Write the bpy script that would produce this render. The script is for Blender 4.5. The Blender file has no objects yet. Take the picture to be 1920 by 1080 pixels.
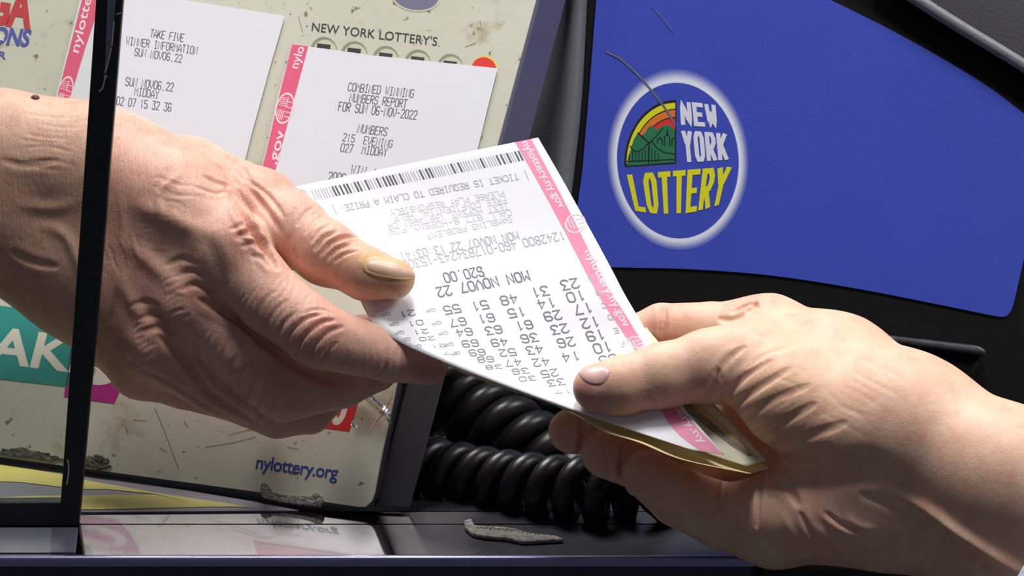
import bpy, bmesh, math, random
import numpy as np
from mathutils import Vector, Matrix
from mathutils.bvhtree import BVHTree
from mathutils.kdtree import KDTree

random.seed(7)
rng = np.random.default_rng(7)
scene = bpy.context.scene
COL = scene.collection

# ------------------------------------------------------------------ camera
PITCH = math.radians(18.0)
FPX = 8000.0                       # focal length in pixels of a 1920 wide frame
D0 = 1.50                          # distance from the lens to the front rim of the counter
sp, cp = math.sin(PITCH), math.cos(PITCH)
FWD = np.array([0.0, cp, -sp]); UPV = np.array([0.0, sp, cp]); RGT = np.array([1.0, 0.0, 0.0])

def ray(px, py):
    return FWD + (px - 960.0) / FPX * RGT - (py - 540.0) / FPX * UPV

CAMH = -ray(960, 1043)[2] * D0     # the counter top is z = 0
CAM = np.array([0.0, 0.0, CAMH])

cam_data = bpy.data.cameras.new('camera')
cam = bpy.data.objects.new('camera', cam_data)
COL.objects.link(cam)
cam.location = CAM
cam.rotation_euler = (math.pi / 2 - PITCH, 0, 0)
cam_data.sensor_width = 36.0
cam_data.lens = 36.0 * FPX / 1920.0
cam_data.clip_start = 0.05
cam_data.clip_end = 20.0
scene.camera = cam

# ------------------------------------------------------------------ light and exposure
world = bpy.data.worlds.new('world')
scene.world = world
world.use_nodes = True
wn = world.node_tree.nodes
wn['Background'].inputs[0].default_value = (0.80, 0.86, 1.0, 1)
wn['Background'].inputs[1].default_value = 0.065

def area(name, loc, target, size, power, color=(1, 1, 1), sy=None):
    l = bpy.data.lights.new(name, 'AREA')
    l.energy = power; l.size = size; l.color = color
    if sy:
        l.shape = 'RECTANGLE'; l.size_y = sy
    o = bpy.data.objects.new(name, l)
    COL.objects.link(o)
    o.location = loc
    o.rotation_euler = (Vector(target) - Vector(loc)).to_track_quat('-Z', 'Y').to_euler()
    return o

area('ceiling_light', (0.0, 1.41, 1.70), (0, 1.50, 0.08), 0.32, 15.5, (1.0, 0.98, 0.955))
area('rear_fill', (-0.25, 2.25, 1.45), (-0.05, 1.55, 0.08), 0.60, 23.0, (1.0, 0.98, 0.955))  # unseen fill lamp added behind, brightens the board under the hands
area('side_fill', (1.00, 1.38, 1.05), (0, 1.55, 0.05), 0.40, 6.5, (1.0, 0.98, 0.96))  # unseen fill lamp added at the right, reaches the board below the hands
scene.view_settings.view_transform = 'Standard'
scene.view_settings.look = 'None'
scene.view_settings.gamma = 1.0
scene.view_settings.use_curve_mapping = False
scene.view_settings.exposure = 0.13

# ------------------------------------------------------------------ helpers
def P(px, py, dmm):
    """point seen at a pixel, dmm millimetres beyond the counter rim"""
    return CAM + (D0 + dmm * 0.001) * ray(px, py)

def mmpx(dmm):
    return (D0 + dmm * 0.001) / FPX

def lin(r, g, b):
    f = lambda c: (c / 255 / 12.92) if c / 255 <= 0.04045 else ((c / 255 + 0.055) / 1.055) ** 2.4
    return (f(r), f(g), f(b), 1.0)

class Plane:
    def __init__(s, p, n):
        s.p = np.array(p, float); s.n = np.array(n, float) / np.linalg.norm(n)
    def on(s, px, py, off=0.0):
        r = ray(px, py)
        t = ((s.p + s.n * off - CAM) @ s.n) / (r @ s.n)
        return CAM + t * r

GROUND = Plane((0, 0, 0), (0, 0, 1))

def mesh_obj(name, verts, faces, mat=None, parent=None, smooth=False):
    me = bpy.data.meshes.new(name)
    me.from_pydata([tuple(v) for v in verts], [], [tuple(f) for f in faces])
    me.update()
    if smooth:
        me.polygons.foreach_set('use_smooth', [True] * len(me.polygons))
    o = bpy.data.objects.new(name, me)
    COL.objects.link(o)
    if mat: me.materials.append(mat)
    if parent: 
        o.parent = parent
        o.matrix_parent_inverse = Matrix.Translation(parent.location).inverted()
    return o

def bm_obj(name, bm, mat=None, parent=None, smooth=False):
    me = bpy.data.meshes.new(name)
    bmesh.ops.recalc_face_normals(bm, faces=bm.faces)
    bm.to_mesh(me); bm.free()
    if smooth:
        me.polygons.foreach_set('use_smooth', [True] * len(me.polygons))
    o = bpy.data.objects.new(name, me)
    COL.objects.link(o)
    if mat: me.materials.append(mat)
    if parent:
        o.parent = parent
        o.matrix_parent_inverse = Matrix.Translation(parent.location).inverted()
    return o

def thing(name, label, cat, loc=(0, 0, 0), group=None):
    o = bpy.data.objects.new(name, None)
    o.empty_display_size = 0.01
    COL.objects.link(o)
    o.location = tuple(loc)
    return tag(o, label, cat, group)

def tag(o, label=None, cat=None, group=None, kind=None):
    if label: o['label'] = label
    if cat: o['category'] = cat
    if group: o['group'] = group
    if kind: o['kind'] = kind
    return o

def catmull(pts, n=8, closed=False):
    pts = [np.array(p, float) for p in pts]
    m = len(pts); out = []
    rngi = range(m if closed else m - 1)
    for i in rngi:
        if closed:
            p0, p1, p2, p3 = pts[(i - 1) % m], pts[i], pts[(i + 1) % m], pts[(i + 2) % m]
        else:
            p0 = pts[i - 1] if i > 0 else 2 * pts[0] - pts[1]
            p1, p2 = pts[i], pts[i + 1]
            p3 = pts[i + 2] if i + 2 < m else 2 * pts[-1] - pts[-2]
        for k in range(n):
            t = k / n
            out.append(0.5 * ((2 * p1) + (p2 - p0) * t + (2 * p0 - 5 * p1 + 4 * p2 - p3) * t * t + (-p0 + 3 * p1 - 3 * p2 + p3) * t ** 3))
    if not closed: out.append(pts[-1])
    return out

def prism(name, front, shift, mat, parent=None, bevel=0.0, segs=2, smooth=False):
    """closed solid: a front outline swept along the vector shift"""
    bm = bmesh.new()
    a = [bm.verts.new(tuple(p)) for p in front]
    b = [bm.verts.new(tuple(np.array(p) + shift)) for p in front]
    n = len(a)
    bm.faces.new(a); bm.faces.new(b[::-1])
    for i in range(n):
        bm.faces.new((a[i], b[i], b[(i + 1) % n], a[(i + 1) % n]))
    bmesh.ops.recalc_face_normals(bm, faces=bm.faces)
    if bevel:
        bmesh.ops.bevel(bm, geom=list(bm.edges), offset=bevel, segments=segs, affect='EDGES', profile=0.5, clamp_overlap=True)
    return bm_obj(name, bm, mat, parent, smooth)

def plate(name, plane, pix, mat, parent=None, off=0.0, thick=0.0001, bevel=0.0):
    return prism(name, [plane.on(x, y, off + thick) for x, y in pix], -plane.n * thick, mat, parent, bevel)

def sheets(name, plane, polys, mat, parent=None, off=0.0002, step=0.0):
    """flat ink shapes on a plane, one mesh"""
    bm = bmesh.new()
    for n_, pix in enumerate(polys):
        vs = [bm.verts.new(tuple(plane.on(x, y, off + n_ * step))) for x, y in pix]
        bm.faces.new(vs)
    for f in bm.faces:
        f.normal_update()
        if f.normal.dot(Vector(plane.n)) < 0: f.normal_flip()
    me = bpy.data.meshes.new(name); bm.to_mesh(me); bm.free()
    o = bpy.data.objects.new(name, me); COL.objects.link(o); me.materials.append(mat)
    if parent:
        o.parent = parent; o.matrix_parent_inverse = Matrix.Translation(parent.location).inverted()
    return o

def ell(cx, cy, rx, ry, n=40, rot=0.0, a0=0.0, a1=2 * math.pi):
    out = []
    full = abs(a1 - a0 - 2 * math.pi) < 1e-6
    for i in range(n if full else n + 1):
        a = a0 + (a1 - a0) * i / n
        x, y = rx * math.cos(a), ry * math.sin(a)
        out.append((cx + x * math.cos(rot) - y * math.sin(rot), cy + x * math.sin(rot) + y * math.cos(rot)))
    return out

def ring_polys(outer, inner):
    n = len(outer)
    return [[outer[i], outer[(i + 1) % n], inner[(i + 1) % n], inner[i]] for i in range(n)]

def stroke_polys(pts, w):
    """a line of even width with mitred corners -> quads"""
    q = [np.array(p, float) for p in pts]
    q = [q[0]] + [b for a, b in zip(q[:-1], q[1:]) if np.linalg.norm(b - a) > 1e-6]
    if len(q) < 2: return []
    closed = np.linalg.norm(q[0] - q[-1]) < 1e-6
    d = [(b - a) / np.linalg.norm(b - a) for a, b in zip(q[:-1], q[1:])]
    if not closed:
        q[0] = q[0] - d[0] * w * .4; q[-1] = q[-1] + d[-1] * w * .4
    L, R = [], []
    for i in range(len(q)):
        if closed: d0, d1 = d[i - 1] if i > 0 else d[-1], d[i] if i < len(d) else d[0]
        else: d0, d1 = d[max(i - 1, 0)], d[min(i, len(d) - 1)]
        m = np.array([-d0[1] - d1[1], d0[0] + d1[0]]); nm = np.linalg.norm(m)
        m = np.array([-d1[1], d1[0]]) if nm < 1e-6 else m / nm
        k = w / 2 / max(.62, abs(m @ np.array([-d1[1], d1[0]])))
        L.append(tuple(q[i] + m * k)); R.append(tuple(q[i] - m * k))
    return [[L[i], L[i + 1], R[i + 1], R[i]] for i in range(len(q) - 1)]

# ------------------------------------------------------------------ lettering
_text_cache = {}
def text2d(s, bold=0.0, spacing=1.0):
    key = (s, bold, spacing)
    if key in _text_cache: return _text_cache[key]
    cu = bpy.data.curves.new('lettering', 'FONT')
    cu.body = s; cu.size = 1.0; cu.offset = bold; cu.space_character = spacing; cu.resolution_u = 4
    ob = bpy.data.objects.new('lettering', cu); COL.objects.link(ob)
    dg = bpy.context.evaluated_depsgraph_get()
    me = bpy.data.meshes.new_from_object(ob.evaluated_get(dg))
    v = np.array([(q.co.x, q.co.y) for q in me.vertices]).reshape(-1, 2)
    f = [list(p.vertices) for p in me.polygons]
    bpy.data.objects.remove(ob); bpy.data.curves.remove(cu); bpy.data.meshes.remove(me)
    _text_cache[key] = (v, f)
    return v, f

def text_pix(s, p0, p1, ptop, bold=0.0, spacing=1.0, warp=None):
    """lettering laid between baseline points p0-p1, ptop = top of a capital at p0 -> list of pixel polygons"""
    v, f = text2d(s, bold, spacing)
    x0, x1 = v[:, 0].min(), v[:, 0].max()
    cap = text2d('H', 0.0)[0][:, 1].max()
    u = (v[:, 0] - x0) / (x1 - x0); w = v[:, 1] / cap
    if warp is not None: u, w = warp(u, w)
    p0, p1, ptop = map(lambda q: np.array(q, float), (p0, p1, ptop))
    q = p0 + u[:, None] * (p1 - p0) + w[:, None] * (ptop - p0)
    return [[tuple(q[i]) for i in face] for face in f]

GL = {
 'A': ['0,0 0,3 2,6 4,3 4,0', '0,2 4,2'], 'B': ['0,0 0,6 3,6 4,5 4,4 3,3 4,2 4,1 3,0 0,0', '0,3 3,3'], 'C': ['4,5 3,6 1,6 0,5 0,1 1,0 3,0 4,1'],
 'D': ['0,0 0,6 3,6 4,5 4,1 3,0 0,0'], 'E': ['4,6 0,6 0,0 4,0', '0,3 3,3'], 'F': ['4,6 0,6 0,0', '0,3 3,3'], 'G': ['4,5 3,6 1,6 0,5 0,1 1,0 3,0 4,1 4,3 2.5,3'],
 'H': ['0,0 0,6', '4,0 4,6', '0,3 4,3'], 'I': ['1,0 3,0', '1,6 3,6', '2,0 2,6'], 'K': ['0,0 0,6', '4,6 0,2.5', '1.2,3.5 4,0'], 'L': ['0,6 0,0 4,0'], 'M': ['0,0 0,6 2,3 4,6 4,0'],
 'N': ['0,0 0,6 4,0 4,6'], 'O': ['1,0 0,1 0,5 1,6 3,6 4,5 4,1 3,0 1,0'], 'P': ['0,0 0,6 3,6 4,5 4,4 3,3 0,3'], 'Q': ['1,0 0,1 0,5 1,6 3,6 4,5 4,1 3,0 1,0', '2.5,1.5 4,0'],
 'R': ['0,0 0,6 3,6 4,5 4,4 3,3 0,3', '1.5,3 4,0'], 'S': ['4,5 3,6 1,6 0,5 0,4 1,3 3,3 4,2 4,1 3,0 1,0 0,1'], 'T': ['0,6 4,6', '2,6 2,0'], 'U': ['0,6 0,1 1,0 3,0 4,1 4,6'],
 'V': ['0,6 0,3 2,0 4,3 4,6'], 'W': ['0,6 0.7,0 2,3.5 3.3,0 4,6'], 'X': ['0,0 4,6', '0,6 4,0'], 'Y': ['0,6 2,3 4,6', '2,3 2,0'], 'Z': ['0,6 4,6 0,0 4,0'],
 '0': ['1,0 0,1 0,5 1,6 3,6 4,5 4,1 3,0 1,0'], '1': ['1,5 2,6 2,0'], '2': ['0,5 1,6 3,6 4,5 4,4 0,0 4,0'], '3': ['0,6 4,6 2,3.6 4,2 4,1 3,0 1,0 0,1'], '4': ['3,0 3,6 0,2 4,2'],
 '5': ['4,6 0,6 0,3.5 3,3.5 4,2.5 4,1 3,0 1,0 0,1'], '6': ['4,5 3,6 1,6 0,5 0,1 1,0 3,0 4,1 4,2 3,3 0,3'], '7': ['0,6 4,6 1.5,0'], '8': ['1,3 0,4 0,5 1,6 3,6 4,5 4,4 3,3 1,3 0,2 0,1 1,0 3,0 4,1 4,2 3,3'],
 '9': ['0,1 1,0 3,0 4,1 4,5 3,6 1,6 0,5 0,4 1,3 4,3'], '.': ['1.8,0 2.2,0'], ',': ['2,0.4 1.6,-0.6'], '-': ['0.6,3 3.4,3'], ':': ['1.9,1.4 2.1,1.4', '1.9,4.2 2.1,4.2'], '?': ['0,5 1,6 3,6 4,5 4,4 2,3 2,1.6', '2,0 2,0.3'],
 '(': ['3,6 2,4.5 2,1.5 3,0'], ')': ['1,6 2,4.5 2,1.5 1,0'], '|': ['2,-1 2,7'], "'": ['2,6 2,4.6'],
}
GLP = {k: [[tuple(map(float, q.split(','))) for q in s.split()] for s in v] for k, v in GL.items()}

def mono_pix(s, p0, p1, ptop, w=0.16):
    """thin printer lettering in pixel space; w is the stroke width as a share of the letter height"""
    p0, p1, ptop = map(lambda q: np.array(q, float), (p0, p1, ptop))
    n = len(s); adv = 1.0 / (n - 0.28)
    hh = np.linalg.norm(ptop - p0)
    out = []
    for i, ch in enumerate(s):
        for st in GLP.get(ch, []):
            pts = []
            for gx, gy in st:
                u = (i + gx / 4 * 0.72) * adv
                q = p0 + u * (p1 - p0) + gy / 6 * (ptop - p0)
                pts.append((q[0], q[1]))
            out += stroke_polys(pts, w * hh)
    return out

def block_pix(s, wmap, cell, gap, H, w):
    """heavy condensed capitals: letters of width cell and height H drawn with thick strokes, then bent by wmap(u, v)"""
    adv = cell + gap; total = adv * len(s) - gap
    out = []
    for i, ch in enumerate(s):
        for st in GLP[ch]:
            pts = [(i * adv + w / 2 + gx / 4 * (cell - w), w / 2 + gy / 6 * (H - w)) for gx, gy in st]
            q_ = []
            for a, b in zip(pts[:-1], pts[1:]):
                n = 4 if math.hypot(b[0] - a[0], b[1] - a[1]) > w * 1.5 else 1
                q_ += [(a[0] + (b[0] - a[0]) * k / n, a[1] + (b[1] - a[1]) * k / n) for k in range(n)]
            q_.append(pts[-1])
            for quad in stroke_polys(q_, w): out.append([wmap(x / total, y / H) for x, y in quad])
    return out

# ------------------------------------------------------------------ materials
def mat(name, color, rough=0.5, metallic=0.0, spec=0.5, bump=None, vary=None, coat=0.0, sss=0.0):
    m = bpy.data.materials.new(name); m.use_nodes = True
    nt = m.node_tree; b = nt.nodes['Principled BSDF']
    b.inputs['Base Color'].default_value = color
    b.inputs['Roughness'].default_value = rough
    b.inputs['Metallic'].default_value = metallic
    b.inputs['Specular IOR Level'].default_value = spec
    b.inputs['Coat Weight'].default_value = coat
    tc = nt.nodes.new('ShaderNodeTexCoord')
    if vary:
        col2, scale, amt = vary
        nz = nt.nodes.new('ShaderNodeTexNoise'); nz.inputs['Scale'].default_value = scale; nz.inputs['Detail'].default_value = 6
        nt.links.new(tc.outputs['Object'], nz.inputs['Vector'])
        rp = nt.nodes.new('ShaderNodeValToRGB')
        rp.color_ramp.elements[0].position = 0.5 - 0.5 * amt; rp.color_ramp.elements[1].position = 0.5 + 0.5 * amt
        rp.color_ramp.elements[0].color = color; rp.color_ramp.elements[1].color = col2
        nt.links.new(nz.outputs['Fac'], rp.inputs['Fac']); nt.links.new(rp.outputs['Color'], b.inputs['Base Color'])
    if bump:
        scale, strength, dist = bump
        nz = nt.nodes.new('ShaderNodeTexNoise'); nz.inputs['Scale'].default_value = scale; nz.inputs['Detail'].default_value = 5
        nt.links.new(tc.outputs['Object'], nz.inputs['Vector'])
        bp = nt.nodes.new('ShaderNodeBump'); bp.inputs['Strength'].default_value = strength; bp.inputs['Distance'].default_value = dist
        nt.links.new(nz.outputs['Fac'], bp.inputs['Height']); nt.links.new(bp.outputs['Normal'], b.inputs['Normal'])
    return m

def specked(m, specks):
    """layer small specks of wear over a plain material: (colour, scale, threshold, softness)"""
    nt = m.node_tree; b = nt.nodes['Principled BSDF']
    tc = nt.nodes.new('ShaderNodeTexCoord')
    cur = None
    if b.inputs['Base Color'].is_linked: cur = b.inputs['Base Color'].links[0].from_socket
    for col, scale, th, soft in specks:
        nz = nt.nodes.new('ShaderNodeTexNoise'); nz.inputs['Scale'].default_value = scale; nz.inputs['Detail'].default_value = 7; nz.inputs['Roughness'].default_value = 0.62
        nt.links.new(tc.outputs['Object'], nz.inputs['Vector'])
        mr = nt.nodes.new('ShaderNodeMapRange'); mr.inputs['From Min'].default_value = th; mr.inputs['From Max'].default_value = th + soft
        nt.links.new(nz.outputs['Fac'], mr.inputs['Value'])
        mx = nt.nodes.new('ShaderNodeMix'); mx.data_type = 'RGBA'
        nt.links.new(mr.outputs['Result'], mx.inputs['Factor'])
        if cur: nt.links.new(cur, mx.inputs['A'])
        else: mx.inputs['A'].default_value = b.inputs['Base Color'].default_value
        mx.inputs['B'].default_value = col
        cur = mx.outputs['Result']
    nt.links.new(cur, b.inputs['Base Color'])
    return m

M = {}
M['cream'] = specked(mat('cream_enamel', lin(212, 212, 198), 0.38, vary=(lin(196, 196, 178), 14, 0.5), bump=(90, 0.08, 0.002)),
                     [(lin(140, 120, 92), 170, 0.635, 0.04), (lin(70, 58, 46), 320, 0.675, 0.02), (lin(172, 158, 128), 40, 0.60, 0.12)])
M['paper'] = mat('thermal_paper', lin(224, 226, 234), 0.55, bump=(60, 0.05, 0.002))
M['ticket'] = mat('ticket_paper', lin(238, 239, 245), 0.5)
M['pink'] = mat('pink_ink', lin(226, 92, 128), 0.5)
M['pinkpale'] = mat('pale_pink_ink', lin(242, 136, 172), 0.5)
M['white_ink'] = mat('white_ink', lin(246, 226, 234), 0.5)
M['grey_ink'] = mat('grey_thermal_ink', lin(78, 80, 92), 0.6)
M['faint_ink'] = mat('faint_thermal_ink', lin(212, 214, 223), 0.6)
M['mid_ink'] = mat('mid_thermal_ink', lin(180, 183, 196), 0.6)
M['black_ink'] = mat('black_ink', lin(42, 42, 44), 0.5)
M['dark_ink'] = mat('dark_thermal_ink', lin(112, 116, 134), 0.6)
M['blue'] = mat('blue_vinyl', lin(55, 74, 188), 0.42, vary=(lin(60, 79, 194), 30, 0.6), bump=(900, 0.06, 0.0006))
M['logo_white'] = mat('logo_white', lin(226, 230, 246), 0.45)
M['logo_yellow'] = mat('logo_yellow', lin(228, 224, 22), 0.45)
M['logo_orange'] = mat('logo_orange', lin(222, 122, 40), 0.45)
M['logo_red'] = mat('logo_red', lin(222, 44, 40), 0.45)
M['logo_green'] = mat('logo_green', lin(30, 118, 82), 0.45)
M['logo_black'] = mat('logo_black', lin(18, 20, 18), 0.45)
M['navy_ink'] = mat('navy_ink', lin(38, 66, 150), 0.45)
M['teal'] = mat('teal_ink', lin(38, 140, 136), 0.42, vary=(lin(52, 152, 146), 40, 0.6))
M['magenta'] = mat('magenta_ink', lin(176, 36, 136), 0.42)
M['red_ink'] = mat('red_ink', lin(200, 24, 32), 0.42)
M['red_print'] = mat('faded_red_ink', lin(196, 66, 72), 0.42)
M['violet_print'] = mat('faded_violet_ink', lin(88, 92, 168), 0.42)
M['lettering_cream'] = mat('cream_ink', lin(218, 216, 204), 0.42)
M['ball'] = mat('ball_print', lin(196, 198, 176), 0.42)
M['ball_dark'] = mat('ball_shade_print', lin(138, 144, 118), 0.42)
M['side'] = mat('slate_plastic', lin(114, 112, 138), 0.42, bump=(300, 0.1, 0.0008))
M['side_dark'] = mat('charcoal_plastic', lin(56, 56, 62), 0.4, bump=(300, 0.1, 0.0008))
M['black'] = specked(mat('black_plastic', lin(14, 13, 15), 0.45, spec=.22, bump=(500, 0.08, 0.0005)), [(lin(90, 88, 92), 600, 0.74, 0.02)])
M['black_deep'] = mat('black_matte', lin(9, 9, 10), 0.6)
M['hood'] = specked(mat('dark_grey_plastic', lin(82, 81, 88), 0.36, bump=(700, 0.25, 0.0008)), [(lin(150, 150, 160), 700, 0.72, 0.03)])
M['column'] = specked(mat('grey_green_plastic', lin(106, 110, 116), 0.45, bump=(700, 0.15, 0.0006)), [(lin(140, 144, 148), 500, 0.72, 0.03)])
M['ridge'] = mat('mottled_grey_edge', lin(70, 72, 78), 0.3, spec=.6, vary=(lin(40, 40, 44), 300, .5))  # mottled greys, paler than the black housing
M['edge_highlight'] = specked(mat('edge_highlight_grey', lin(132, 133, 140), 0.4, bump=(700, .2, .0006)), [(lin(70, 70, 76), 400, .6, .1)])  # grey paler than the hood: the edge highlight put into the colour
M['rubber'] = mat('black_rubber', lin(20, 20, 23), 0.36, bump=(400, 0.05, 0.0005))
M['frame'] = mat('black_frame', lin(20, 22, 22), 0.42, bump=(200, 0.1, 0.0006))
M['ledge'] = mat('polished_ledge', lin(228, 224, 226), 0.05, metallic=1.0, bump=(60, 0.02, 0.001))
M['ledge_front'] = mat('ledge_front', lin(46, 43, 62), 0.35)
M['rim'] = mat('ledge_rim', lin(150, 148, 190), 0.25, metallic=0.8)
M['yellow'] = mat('yellow_tape', lin(214, 200, 84), 0.5, vary=(lin(190, 182, 92), 60, 0.5))
M['greymat'] = mat('grey_mat', lin(118, 114, 130), 0.5, vary=(lin(98, 96, 108), 60, 0.5))
M['velcro'] = mat('grey_adhesive', lin(186, 183, 176), 0.8, vary=(lin(120, 118, 112), 500, 0.4), bump=(900, 0.6, 0.002))
M['soot'] = mat('dark_residue', lin(60, 57, 52), 0.7, vary=(lin(112, 110, 102), 260, 0.35), bump=(600, 0.6, 0.002))
M['slip'] = mat('cream_slip_paper', lin(250, 230, 176), 0.55, vary=(lin(240, 216, 160), 60, 0.6))
M['slip_green'] = mat('banknote_paper', lin(230, 230, 206), 0.6, vary=(lin(214, 206, 170), 70, 0.5))
M['slip_orange'] = mat('banknote_orange', lin(222, 178, 120), 0.6)
M['sleeve'] = mat('pale_blue_cloth', lin(200, 208, 226), 0.85, bump=(1200, 0.4, 0.001))

def glassy(name, tint, amount, rough=0.02):
    m = bpy.data.materials.new(name); m.use_nodes = True
    nt = m.node_tree; nt.nodes.clear()
    out = nt.nodes.new('ShaderNodeOutputMaterial')
    tr = nt.nodes.new('ShaderNodeBsdfTransparent'); tr.inputs[0].default_value = tint
    gl = nt.nodes.new('ShaderNodeBsdfGlossy'); gl.inputs['Roughness'].default_value = rough
    fr = nt.nodes.new('ShaderNodeFresnel'); fr.inputs['IOR'].default_value = 1.45
    mu = nt.nodes.new('ShaderNodeMath'); mu.operation = 'MULTIPLY'; mu.inputs[1].default_value = amount
    mx = nt.nodes.new('ShaderNodeMixShader')
    nt.links.new(fr.outputs[0], mu.inputs[0]); nt.links.new(mu.outputs[0], mx.inputs[0])
    nt.links.new(tr.outputs[0], mx.inputs[1]); nt.links.new(gl.outputs[0], mx.inputs[2]); nt.links.new(mx.outputs[0], out.inputs[0])
    return m
M['glass'] = glassy('clear_glass', (0.95, 0.97, 0.95, 1), 1.0)
M['tape'] = glassy('clear_tape', (0.95, 0.94, 0.90, 1), 2.0, 0.10)
# ------------------------------------------------------------------ the counter ledge
def g(px, py, z=0.0):
    r = ray(px, py); t = (z - CAM[2]) / r[2]; return CAM + t * r

E0 = g(960, 1043)
xl, xr = -0.42, g(1412, 1046)[0]
ledge = thing('counter_ledge', 'dark polished counter ledge running along the bottom of the picture under the hands', 'counter', (0, E0[1], -0.03))
ytop = E0[1] + 0.0018
bm = bmesh.new()
def box(bm, x0, x1, y0, y1, z0, z1, bev=0.0, seg=2):
    r = bmesh.ops.create_cube(bm, size=1.0)
    for v in r['verts']:
        v.co = Vector((x0 + (v.co.x + .5) * (x1 - x0), y0 + (v.co.y + .5) * (y1 - y0), z0 + (v.co.z + .5) * (z1 - z0)))
    if bev:
        es = list({e for v in r['verts'] for e in v.link_edges})
        bmesh.ops.bevel(bm, geom=es, offset=bev, segments=seg, affect='EDGES', profile=0.5)
yg1 = g(300, 984)[1]; yg2 = g(300, 960)[1]; yb = E0[1] + 0.42
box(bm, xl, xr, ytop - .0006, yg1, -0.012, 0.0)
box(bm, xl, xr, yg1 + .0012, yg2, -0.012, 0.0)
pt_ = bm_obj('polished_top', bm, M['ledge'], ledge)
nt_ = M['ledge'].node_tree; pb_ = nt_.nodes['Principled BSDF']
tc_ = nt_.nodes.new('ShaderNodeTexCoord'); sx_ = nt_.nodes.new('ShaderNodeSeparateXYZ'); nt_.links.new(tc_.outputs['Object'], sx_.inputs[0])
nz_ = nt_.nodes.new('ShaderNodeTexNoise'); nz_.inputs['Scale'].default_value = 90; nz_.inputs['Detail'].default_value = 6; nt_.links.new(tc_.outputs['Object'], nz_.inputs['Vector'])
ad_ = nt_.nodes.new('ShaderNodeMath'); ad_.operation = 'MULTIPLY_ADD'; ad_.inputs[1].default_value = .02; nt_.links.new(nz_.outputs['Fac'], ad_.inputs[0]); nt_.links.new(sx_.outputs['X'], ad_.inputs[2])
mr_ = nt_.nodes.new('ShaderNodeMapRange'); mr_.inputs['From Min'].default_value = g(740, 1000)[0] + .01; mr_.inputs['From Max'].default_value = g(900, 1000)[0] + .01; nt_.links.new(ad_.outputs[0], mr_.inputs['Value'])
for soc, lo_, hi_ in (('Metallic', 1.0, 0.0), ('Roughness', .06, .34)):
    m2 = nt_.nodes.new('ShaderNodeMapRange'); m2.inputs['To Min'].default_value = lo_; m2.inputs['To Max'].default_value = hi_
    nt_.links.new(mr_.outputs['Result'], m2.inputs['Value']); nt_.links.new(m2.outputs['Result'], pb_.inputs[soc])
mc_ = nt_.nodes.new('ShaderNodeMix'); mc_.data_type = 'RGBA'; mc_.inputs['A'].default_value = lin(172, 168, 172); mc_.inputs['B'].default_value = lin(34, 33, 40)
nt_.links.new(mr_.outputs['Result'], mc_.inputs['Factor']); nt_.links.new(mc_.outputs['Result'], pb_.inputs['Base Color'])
specked(M['ledge'], [(lin(130, 128, 134), 900, .74, .03)])
xw = g(772, 953)[0]
bm = bmesh.new(); box(bm, xl, xw, yg2 + 0.0015, yb, -0.012, -0.0003); box(bm, xw, xr, yg2 + 0.0015, yg2 + .012, -0.012, -0.0003); box(bm, xw - .004, 0.55, yg2 + .0121, yb, -0.040, -0.036)
bm_obj('rear_top', bm, mat('dusty_black', lin(36, 35, 40), 0.3, bump=(300, 0.15, 0.0008), vary=(lin(48, 47, 52), 40, 0.5)), ledge)
bm = bmesh.new(); box(bm, xl, xr, yg1 - .004, yg2 + .004, -0.012, -0.002)
bm_obj('groove', bm, M['black_deep'], ledge)
bm = bmesh.new(); box(bm, xl, xr + 0.001, E0[1] - 0.0012, ytop, -0.004, 0.0002, 0.0012, 4)
bm_obj('rim', bm, M['rim'], ledge, True)
bm = bmesh.new(); box(bm, xl, xr, E0[1] - 0.0004, E0[1] + 0.05, -0.10, -0.003, 0.002, 3)
bm_obj('front_panel', bm, M['ledge_front'], ledge)
bm = bmesh.new(); box(bm, xl, 0.55, E0[1] + .05, yb, -0.30, -0.041, .002, 2); box(bm, xr + .002, .55, E0[1] + .008, E0[1] + .05, -0.30, -.006, .002, 2)
bm_obj('cabinet', bm, M['black_deep'], ledge)
tag(ledge.children[3], 'pale violet rounded front rim')

# yellow striped strip lying on the ledge
strip = plate('floor_strip', Plane((0, 0, 0.0), (0, 0, 1)), [(-120, 842), (-60, 848), (155, 882), (300, 911), (480, 941), (560, 957), (300, 959), (-120, 962)], M['greymat'], None, 0.0, 0.0006)
tag(strip, 'grey strip with yellow streaks lying on the counter below the cream board', 'strip')
GP = Plane((0, 0, 0.0), (0, 0, 1))
sheets('yellow_streak', GP, [[(-120, 862), (0, 871), (110, 888), (155, 899), (300, 925), (470, 950), (390, 950), (290, 926), (200, 917), (150, 917), (40, 904), (-120, 898)],
                             [(-120, 938), (60, 930), (110, 929), (290, 927), (390, 950), (240, 954), (-120, 958)],
                             ], M['yellow'], strip, 0.0008)

# ------------------------------------------------------------------ the cream display board
A0 = g(690, 952, 0.003)
B0 = g(0, 858, 0.003)
uu = A0 - B0; uu[2] = 0; uu /= np.linalg.norm(uu)
r_ = ray(690 + .262 * 600, 352)
d_ = ((A0 - CAM) @ uu) / (r_ @ uu)
vv = CAM + d_ * r_ - A0; vv /= np.linalg.norm(vv)
nb = np.cross(uu, vv); nb = nb if nb @ FWD < 0 else -nb
BOARD = Plane(A0, nb)
back = np.array([-uu[1], uu[0], 0.0]); back = back if back[1] > 0 else -back
def pl(px): return [BOARD.on(x, y) for x, y in px]
board = thing('display_board', 'cream lottery advertising board with printed signs leaning back behind the left hand', 'display board', A0)
outline = [(1030, -90), (1005, 0), (933, 270), (893, 420), (800, 560), (771, 620), (742, 728), (716, 850), (702, 925), (697, 940), (686, 950), (670, 950), (480, 922), (155, 878), (0, 857), (-200, 828), (-200, -200), (1030, -200)]
prism('face_panel', pl(outline), back * 0.0012, M['cream'], board)
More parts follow.
